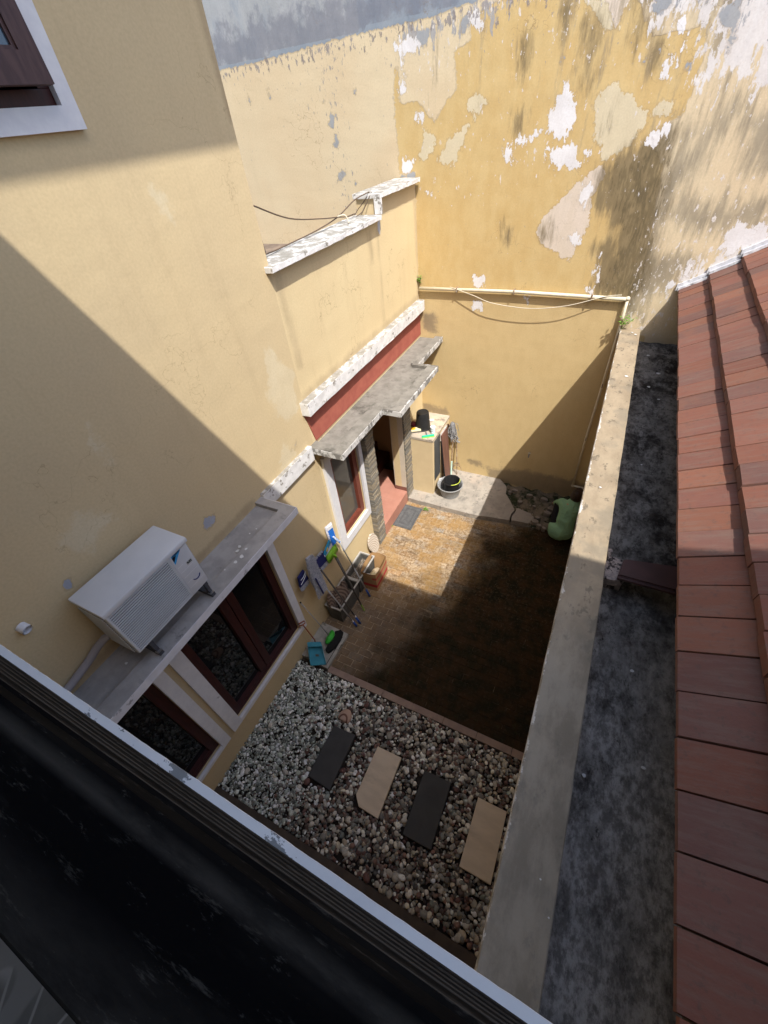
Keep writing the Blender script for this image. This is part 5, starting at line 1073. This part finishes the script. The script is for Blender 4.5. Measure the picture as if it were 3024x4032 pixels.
# ---- cardboard box
cb = thing('cardboard_box', 'open cardboard box with red printed stripes beside the planters', 'box', (.36, 3.31, 0))
t = NT('brown_cardboard'); sp = t.n.new('ShaderNodeSeparateXYZ'); t.l.new(t.tc.outputs['Object'], sp.inputs[0]); zz = sp.outputs['Z']
band = t.math('MULTIPLY', t.rng(zz, .085, .09), t.rng(zz, .155, .15)); band2 = t.math('MULTIPLY', t.rng(zz, .265, .27), t.rng(zz, .315, .31))
c = t.mix(t.rng(t.noise(5, 4), .3, .7), (.40, .235, .115), (.34, .20, .10)); c = t.mix(t.math('MULTIPLY', band, t.rng(t.noise(14, 3, .5, (1, 1, .2)), .36, .40)), c, (.42, .03, .04)); c = t.mix(t.math('MULTIPLY', band2, t.rng(sp.outputs['X'], .06, .07, 0, .9)), c, (.45, .05, .05))
M_cb = t.out(c, .85, t.noise(60, 4), .2, .002)
M_cbi = speck('cardboard_inside', (.46, .28, .13), (.42, .25, .115), 5, .85, .1)
P0 = [(.25, 3.10), (.485, 3.115), (.47, 3.50), (.235, 3.485)]
def boxwalls(bm, P, z0, z1, out=0.0, in_=0.0, bulge=.018):
    rings = []
    cx = sum(p[0] for p in P) / 4; cy = sum(p[1] for p in P) / 4
    for z in (z0, (z0 + z1) / 2, z1 - .06, z1):
        ring_ = []
        for i in range(4):
            a, b = P[i], P[(i + 1) % 4]
            for k in range(6):
                s = k / 6; x = a[0] + (b[0] - a[0]) * s; y = a[1] + (b[1] - a[1]) * s; bl = bulge * math.sin(math.pi * s) * (z / z1) ** 2
                d = Vector((x - cx, y - cy)); m = ((a[0] + b[0]) / 2 - cx, (a[1] + b[1]) / 2 - cy); ml = math.hypot(*m)
                x += m[0] / ml * bl; y += m[1] / ml * bl; ring_.append(bm.verts.new((x - in_ * (x - cx) / .2, y - in_ * (y - cy) / .2, z)))
        rings.append(ring_)
    for a, b in zip(rings, rings[1:]):
        for k in range(24): bm.faces.new((a[k], a[(k + 1) % 24], b[(k + 1) % 24], b[k]))
    return rings
bm = newbm(); a = boxwalls(bm, P0, .0, .40); obj('outer_wall', bm, M_cb, cb)
bm = newbm(); b = boxwalls(bm, P0, .012, .3995, in_=.006); bm.faces.new(b[0]); obj('inner_wall', bm, M_cbi, cb)
bm = newbm(); boxwalls(bm, P0, .34, .402, in_=-.002, bulge=.022); obj('folded_rim', bm, M_cbi, cb)
for i, (x, y, s, m, lab) in enumerate(((.36, 3.24, .05, (.66, .56, .33), 'crumpled cream wrapper inside the cardboard box'), (.31, 3.17, .04, (.62, .58, .50), 'crumpled pale foil inside the cardboard box'))):
    bm = newbm(); v = ball(bm, (x, y, .20 + .03 * i), (s * 1.2, s, s * .6), 2); r4 = random.Random(i)
    for q in v: q.co += Vector((r4.uniform(-.01, .01), r4.uniform(-.01, .01), r4.uniform(-.008, .01)))
    single('wrapper', bm, NT('wrapper_%d' % i).out(m, .5), lab, 'wrapper')
bm = newbm(); v = ball(bm, (.36, 3.30, .10), (.10, .16, .09), 2); jag(bm, .008, 9); single('paper_waste', bm, speck('waste_paper', (.35, .25, .14), (.5, .42, .3), 20), 'heap of waste paper filling the bottom of the cardboard box', 'waste')
# ---- door mat
dm = thing('door_mat', 'grey rubber door mat in front of the terracotta step', 'door mat', (.26, 4.75, 0))
M_mat = speck('grey_rubber', (.115, .118, .122), (.085, .088, .092), 22, .8, .3)
MC = [(.085, 4.475), (.445, 4.465), (.437, 5.03), (.08, 5.03)]
bm = newbm(); prism(bm, MC, .004, .016); base = obj('mat_base', bm, M_mat, dm)
def inset(P, d):
    cx = sum(p[0] for p in P) / 4; cy = sum(p[1] for p in P) / 4
    return [(p[0] + (d if p[0] < cx else -d), p[1] + (d if p[1] < cy else -d)) for p in P]
M_mat2 = speck('darker_rubber_line', (.05, .052, .055), (.04, .042, .045), 22, .8, .3)
bm = newbm()
for d, w in ((.02, .006), (.085, .007), (.105, .004)):
    o_, i_ = inset(MC, d), inset(MC, d + w)
    for k in range(4):
        a = [bm.verts.new((*p, .0165)) for p in (o_[k], o_[(k + 1) % 4], i_[(k + 1) % 4], i_[k])]; bm.faces.new(a)
obj('rim_line', bm, M_mat2, dm)
bm = newbm(); r5 = random.Random(8)
for k in range(5):
    y = 4.66 + .035 * k; tube(bm, [(.235 + r5.uniform(-.01, .01), y, .017), (.26, y + .012, .018), (.285 + r5.uniform(-.01, .01), y - .004, .017)], .004, 5)
obj('raised_pattern', bm, M_mat, dm)

# ---- pipes and wires
M_pvc = speck('cream_pvc', (.66, .60, .46), (.58, .52, .39), 8, .6, .1, dark=(.3, .25, .17), dlo=.6, dhi=.7)
pp = thing('drain_pipe', 'cream plastic pipe along and down the ochre back wall', 'pipe', (1.4, 6.15, 1.8))
bm = newbm(); tube(bm, [(.03, 6.155, 3.345), (1.4, 6.155, 3.358), (2.775, 6.155, 3.335)], .021, 12); obj('horizontal_run', bm, M_pvc, pp, True)
bm = newbm(); tube(bm, [(2.775, 6.155, 3.34), (2.777, 6.155, 3.1), (2.772, 6.155, 2.2), (2.757, 6.155, 1.3), (2.765, 6.155, .34)], .017, 12); obj('vertical_run', bm, M_pvc, pp, True)
bm = newbm(); tube(bm, [(2.765, 6.155, .335), (3.05, 6.155, .32)], .017, 12); obj('outlet_run', bm, M_pvc, pp, True)
for x, z in ((2.775, 3.34), (2.765, .335)):
    bm = newbm(); ball(bm, (x, 6.155, z), .027, 3); obj('elbow', bm, M_pvc, pp, True)
for x, z in ((1.4, 3.358), (2.37, 3.345), (2.772, 2.2), (2.757, 1.3), (2.776, 3.08), (.6, 3.35)):
    bm = newbm(); box(bm, x - .008, x + .008, 6.128, 6.198, z - .028, z + .028, .002); obj('clip', bm, M_rust, pp)
def wire(label, pts, rad, mat, sub=6):
    P = [Vector(p) for p in pts]; out = []
    for i in range(len(P) - 1):
        p0, p1, p2, p3 = P[max(i - 1, 0)], P[i], P[i + 1], P[min(i + 2, len(P) - 1)]
        for k in range(sub):
            s = k / sub; out.append(.5 * ((2 * p1) + (p2 - p0) * s + (2 * p0 - 5 * p1 + 4 * p2 - p3) * s * s + (3 * p1 - p0 - 3 * p2 + p3) * s ** 3))
    out.append(P[-1]); bm = newbm(); tube(bm, out, rad, 6); single('wire', bm, mat, label, 'wire', True)
M_wire = NT('brown_cable').out((.12, .085, .06), .7); M_wirel = NT('cream_cable').out((.60, .54, .42), .6)
wire('loose cream wire sagging below the pipe on the back wall', [(.5, 6.145, 3.385), (.85, 6.11, 3.30), (1.141, 6.10, 3.215), (1.649, 6.10, 3.178), (2.109, 6.10, 3.24), (2.5, 6.13, 3.355), (2.7, 6.15, 3.38)], .0045, M_wirel)
wire('upper brown wire from the house corner to the parapet', [(-.02, 3.07, 4.84), (-.1, 3.6, 4.66), (-.16, 4.2, 4.55), (-.2, 4.55, 4.50), (-.2, 4.75, 4.47), (-.22, 4.95, 4.46)], .006, M_wire)
wire('lower brown wire looping over the coping to the parapet step', [(-.02, 3.07, 4.66), (-.12, 3.2, 4.50), (-.20, 3.32, 4.455), (-.22, 3.7, 4.45), (-.22, 4.15, 4.46), (-.2, 4.55, 4.50), (-.14, 4.85, 4.60), (-.06, 5.04, 4.638)], .006, M_wire)
wire('short brown wire hanging at the parapet step', [(-.05, 5.04, 4.64), (-.12, 5.02, 4.56), (-.18, 4.98, 4.50), (-.22, 4.95, 4.445)], .005, M_wire)
wire('second short brown wire beside the first at the parapet step', [(-.03, 5.045, 4.64), (-.09, 5.0, 4.53), (-.13, 4.96, 4.47), (-.17, 4.90, 4.445)], .005, M_wire)
wire('short pale wire end curling on the long coping', [(-.2, 4.55, 4.505), (-.14, 4.60, 4.51), (-.10, 4.60, 4.46), (-.09, 4.58, 4.442)], .006, M_wirel, 4)
tp = thing('tap', 'small metal tap on the shaded part of the back wall', 'tap', (1.965, 6.17, .80))
bm = newbm(); tube(bm, [(1.965, 6.20, .81), (1.965, 6.14, .81), (1.965, 6.12, .79), (1.965, 6.12, .765)], .011, 8); obj('spout', bm, M_met, tp, True)
bm = newbm(); tube(bm, [(1.94, 6.15, .835), (1.99, 6.15, .835)], .006, 6); tube(bm, [(1.965, 6.15, .81), (1.965, 6.15, .838)], .006, 6); obj('handle', bm, M_pvc, tp)

# ---- small plants
M_leaf = speck('fresh_leaf', (.16, .30, .035), (.10, .22, .03), 20, .6, .1)
M_stem = NT('stem').out((.12, .14, .05), .8)
def plant(label, c, n, h, sp, seed, lean=(0, 0, 0), lw=.02, group=None):
    p = thing('weed', label, 'plant', c); r = random.Random(seed); bs_ = newbm(); bl = newbm()
    for i in range(n):
        a = r.uniform(0, 6.283); tip = Vector(c) + Vector((math.cos(a) * sp * r.uniform(.2, 1), math.sin(a) * sp * r.uniform(.2, 1) * (.5 if lean[1] else 1), h * r.uniform(.4, 1))) + Vector(lean) * r.uniform(.5, 1)
        mid = (Vector(c) + tip) / 2 + Vector((r.gauss(0, .005), r.gauss(0, .005), .01)); tube(bs_, [c, mid, tip], .0016, 5)
        for k in range(3):
            q = mid + (tip - mid) * (k / 2); d = Vector((r.gauss(0, 1), r.gauss(0, 1), r.uniform(-.1, .5))).normalized(); s = d.cross(Vector((0, 0, 1))).normalized(); u = s.cross(d); L = lw * r.uniform(.8, 1.5)
            V = [q, q + d * L * .5 + s * L * .38 + u * .002, q + d * L * 1.1, q + d * L * .5 - s * L * .38 + u * .002]; vs2 = [bl.verts.new(w) for w in V]; bl.faces.new(vs2)
    obj('stem', bs_, M_stem, p); obj('leaves', bl, M_leaf, p)
plant('small green sprig in the corner above the left end of the pipe', (.02, 6.16, 3.37), 7, .16, .035, 3, (.01, -.01, .0), .03)
plant('leafy sprig growing at the far end of the gutter kerb', (2.80, 6.13, 2.98), 9, .15, .09, 5, (.03, -.04, .04), .034)
plant('bright green weed at the corner of the door mat', (.50, 5.02, .0), 12, .05, .045, 7, (0, 0, 0), .02)
plant('tiny weed between the step and the door mat', (.095, 4.44, .0), 7, .03, .022, 9, (0, 0, 0), .013)

# ================================================================ PERSON crouching by the broken platform
def blob(name, chains, mat, parent, vox=.012, smooth=6):
    bm = newbm()
    for ch in chains:
        for (p, r), (q, s) in zip(ch, ch[1:]):
            P, Q = Vector(p), Vector(q); L = (Q - P).length; n = max(2, int(L / (min(r, s) * .35)))
            for k in range(n + 1):
                f = k / n; bmesh.ops.create_icosphere(bm, subdivisions=2, radius=r + (s - r) * f, matrix=Matrix.Translation(P.lerp(Q, f)))
    o = obj(name, bm, mat, parent, True)
    m = o.modifiers.new('remesh', 'REMESH'); m.mode = 'VOXEL'; m.voxel_size = vox; m.use_smooth_shade = True
    if smooth: m2 = o.modifiers.new('smooth', 'CORRECTIVE_SMOOTH' if False else 'SMOOTH'); m2.iterations = smooth; m2.factor = .5
    return o
pe = thing('person', 'person in a mint green top and black trousers crouching at the broken platform', 'person', (2.78, 5.25, 0))
M_skin = speck('skin', (.36, .20, .13), (.33, .18, .12), 9, .55, .05); t = NT('mint_green_jersey'); fd = t.noise(7, 3, .5, (1.6, .7, 1.3), 2., .8); M_shirt = t.out(t.mix(t.rng(t.noise(5, 4), .3, .7), (.215, .37, .225), (.18, .315, .195)), .92, t.math('ADD', fd, t.math('MULTIPLY', t.noise(70, 3), .06)), .9, .05, .15)
M_trou = NT('black_cloth').out((.006, .006, .008), .9); M_hair = speck('dark_brown_hair', (.016, .008, .006), (.03, .014, .009), 50, .5, .5, stretch=(3, 3, .5))
HP = (2.76, 5.15, .22); CH = (2.80, 5.33, .55); NK = (2.855, 5.42, .64); HD = (2.86, 5.455, .72)
SL_, SR_ = (2.67, 5.42, .56), (2.95, 5.32, .56)
EL, ER = (2.60, 5.57, .40), (3.0, 5.52, .38); WL, WR = (2.55, 5.72, .24), (2.90, 5.70, .22)
skinch = [[(HP, .11), ((2.78, 5.24, .40), .105), (CH, .12), (NK, .05), (HD, .085)], [(HD, .088), ((2.90, 5.475, .745), .088)],
          [(SL_, .045), (EL, .037), (WL, .026)], [(SR_, .045), (ER, .037), (WR, .026)], [(CH, .08), (SL_, .05)], [(CH, .08), (SR_, .05)],
          [((HD[0] + .01, HD[1] + .085, HD[2] - .02), .012), ((HD[0] + .01, HD[1] + .098, HD[2] - .035), .013)],
          [((HD[0] - .083, HD[1] + .01, HD[2] - .01), .016), ((HD[0] - .085, HD[1] + .01, HD[2] + .01), .014)], [((HD[0] + .083, HD[1] + .01, HD[2] - .01), .016), ((HD[0] + .085, HD[1] + .01, HD[2] + .01), .014)]]
for W, sx in ((WL, 1), (WR, -1)):
    pc = (W[0] + .01 * sx, W[1] + .055, W[2] - .045); skinch.append([(W, .024), (pc, .027)])
    for k, L in enumerate((.062, .072, .068, .052)):
        b0 = (pc[0] - .027 + .018 * k, pc[1] + .018, pc[2] - .01); m0 = (b0[0] + .002 * sx, b0[1] + L * .5, b0[2] - L * .35); e0 = (m0[0], m0[1] + L * .12, m0[2] - L * .48); skinch.append([(b0, .0092), (m0, .0085), (e0, .0075)])
    skinch.append([((pc[0] + .026 * sx, pc[1] - .01, pc[2]), .011), ((pc[0] + .045 * sx, pc[1] + .02, pc[2] - .02), .0095), ((pc[0] + .045 * sx, pc[1] + .045, pc[2] - .035), .008)])
for sx, x0 in ((-1, 2.66), (1, 2.87)):
    skinch.append([((x0, 5.20, .20), .08), ((x0 + .01 * sx - .02, 5.50, .40), .058), ((x0 + .01 * sx, 5.36, .12), .045), ((x0, 5.33, .05), .035)]); skinch.append([((x0, 5.32, .035), .03), ((x0 - .01, 5.50, .03), .026)])
body = blob('body', skinch, M_skin, pe, .0065, 2)
sh = [[((2.745, 5.12, .20), .145), ((2.70, 5.13, .19), .135), ((2.82, 5.14, .20), .13), ((2.79, 5.22, .38), .145), ((2.80, 5.32, .52), .145), ((2.83, 5.38, .60), .105), (NK, .075)],
      [((2.79, 5.30, .47), .135), ((2.74, 5.35, .54), .105), (SL_, .068), ((2.635, 5.49, .48), .058), (EL, .050), ((2.575, 5.645, .315), .040)], [((2.82, 5.31, .52), .12), (SR_, .068), (ER, .052), ((2.95, 5.62, .29), .042)],
      [((2.68, 5.14, .20), .12), ((2.63, 5.20, .22), .075)]]
blob('jersey', sh, M_shirt, pe, .011, 8)
tr_ = [[((2.66, 5.18, .19), .095), ((2.63, 5.50, .41), .072), ((2.65, 5.36, .13), .058), ((2.66, 5.33, .07), .050)], [((2.87, 5.18, .19), .095), ((2.90, 5.50, .41), .072), ((2.88, 5.36, .13), .058), ((2.87, 5.33, .07), .050)], [((2.66, 5.17, .19), .10), ((2.87, 5.17, .19), .10)]]
blob('trousers', tr_, M_trou, pe, .011, 5)
hr = [[((HD[0] - .01, HD[1] - .05, HD[2] + .01), .085), ((HD[0] - .015, HD[1] - .03, HD[2] + .05), .08)], [((HD[0], HD[1] - .012, HD[2] + .015), .098), ((HD[0], HD[1] + .02, HD[2] + .04), .092)], [((HD[0] - .02, HD[1] - .03, HD[2]), .088), ((HD[0] - .025, HD[1] - .05, HD[2] - .06), .06)]]
blob('hair', hr, M_hair, pe, .009, 4)
for sx in (-1, 1):
    bm = newbm(); prism(bm, [(2.765 + .105 * sx - .04, 5.29), (2.765 + .105 * sx + .04, 5.29), (2.765 + .105 * sx + .045, 5.45), (2.765 + .105 * sx, 5.545), (2.765 + .105 * sx - .045, 5.45)], .0, .02); bmesh.ops.bevel(bm, geom=bm.edges[:], offset=.006, segments=2, affect='EDGES'); obj('sandal', bm, M_dk, pe, True)
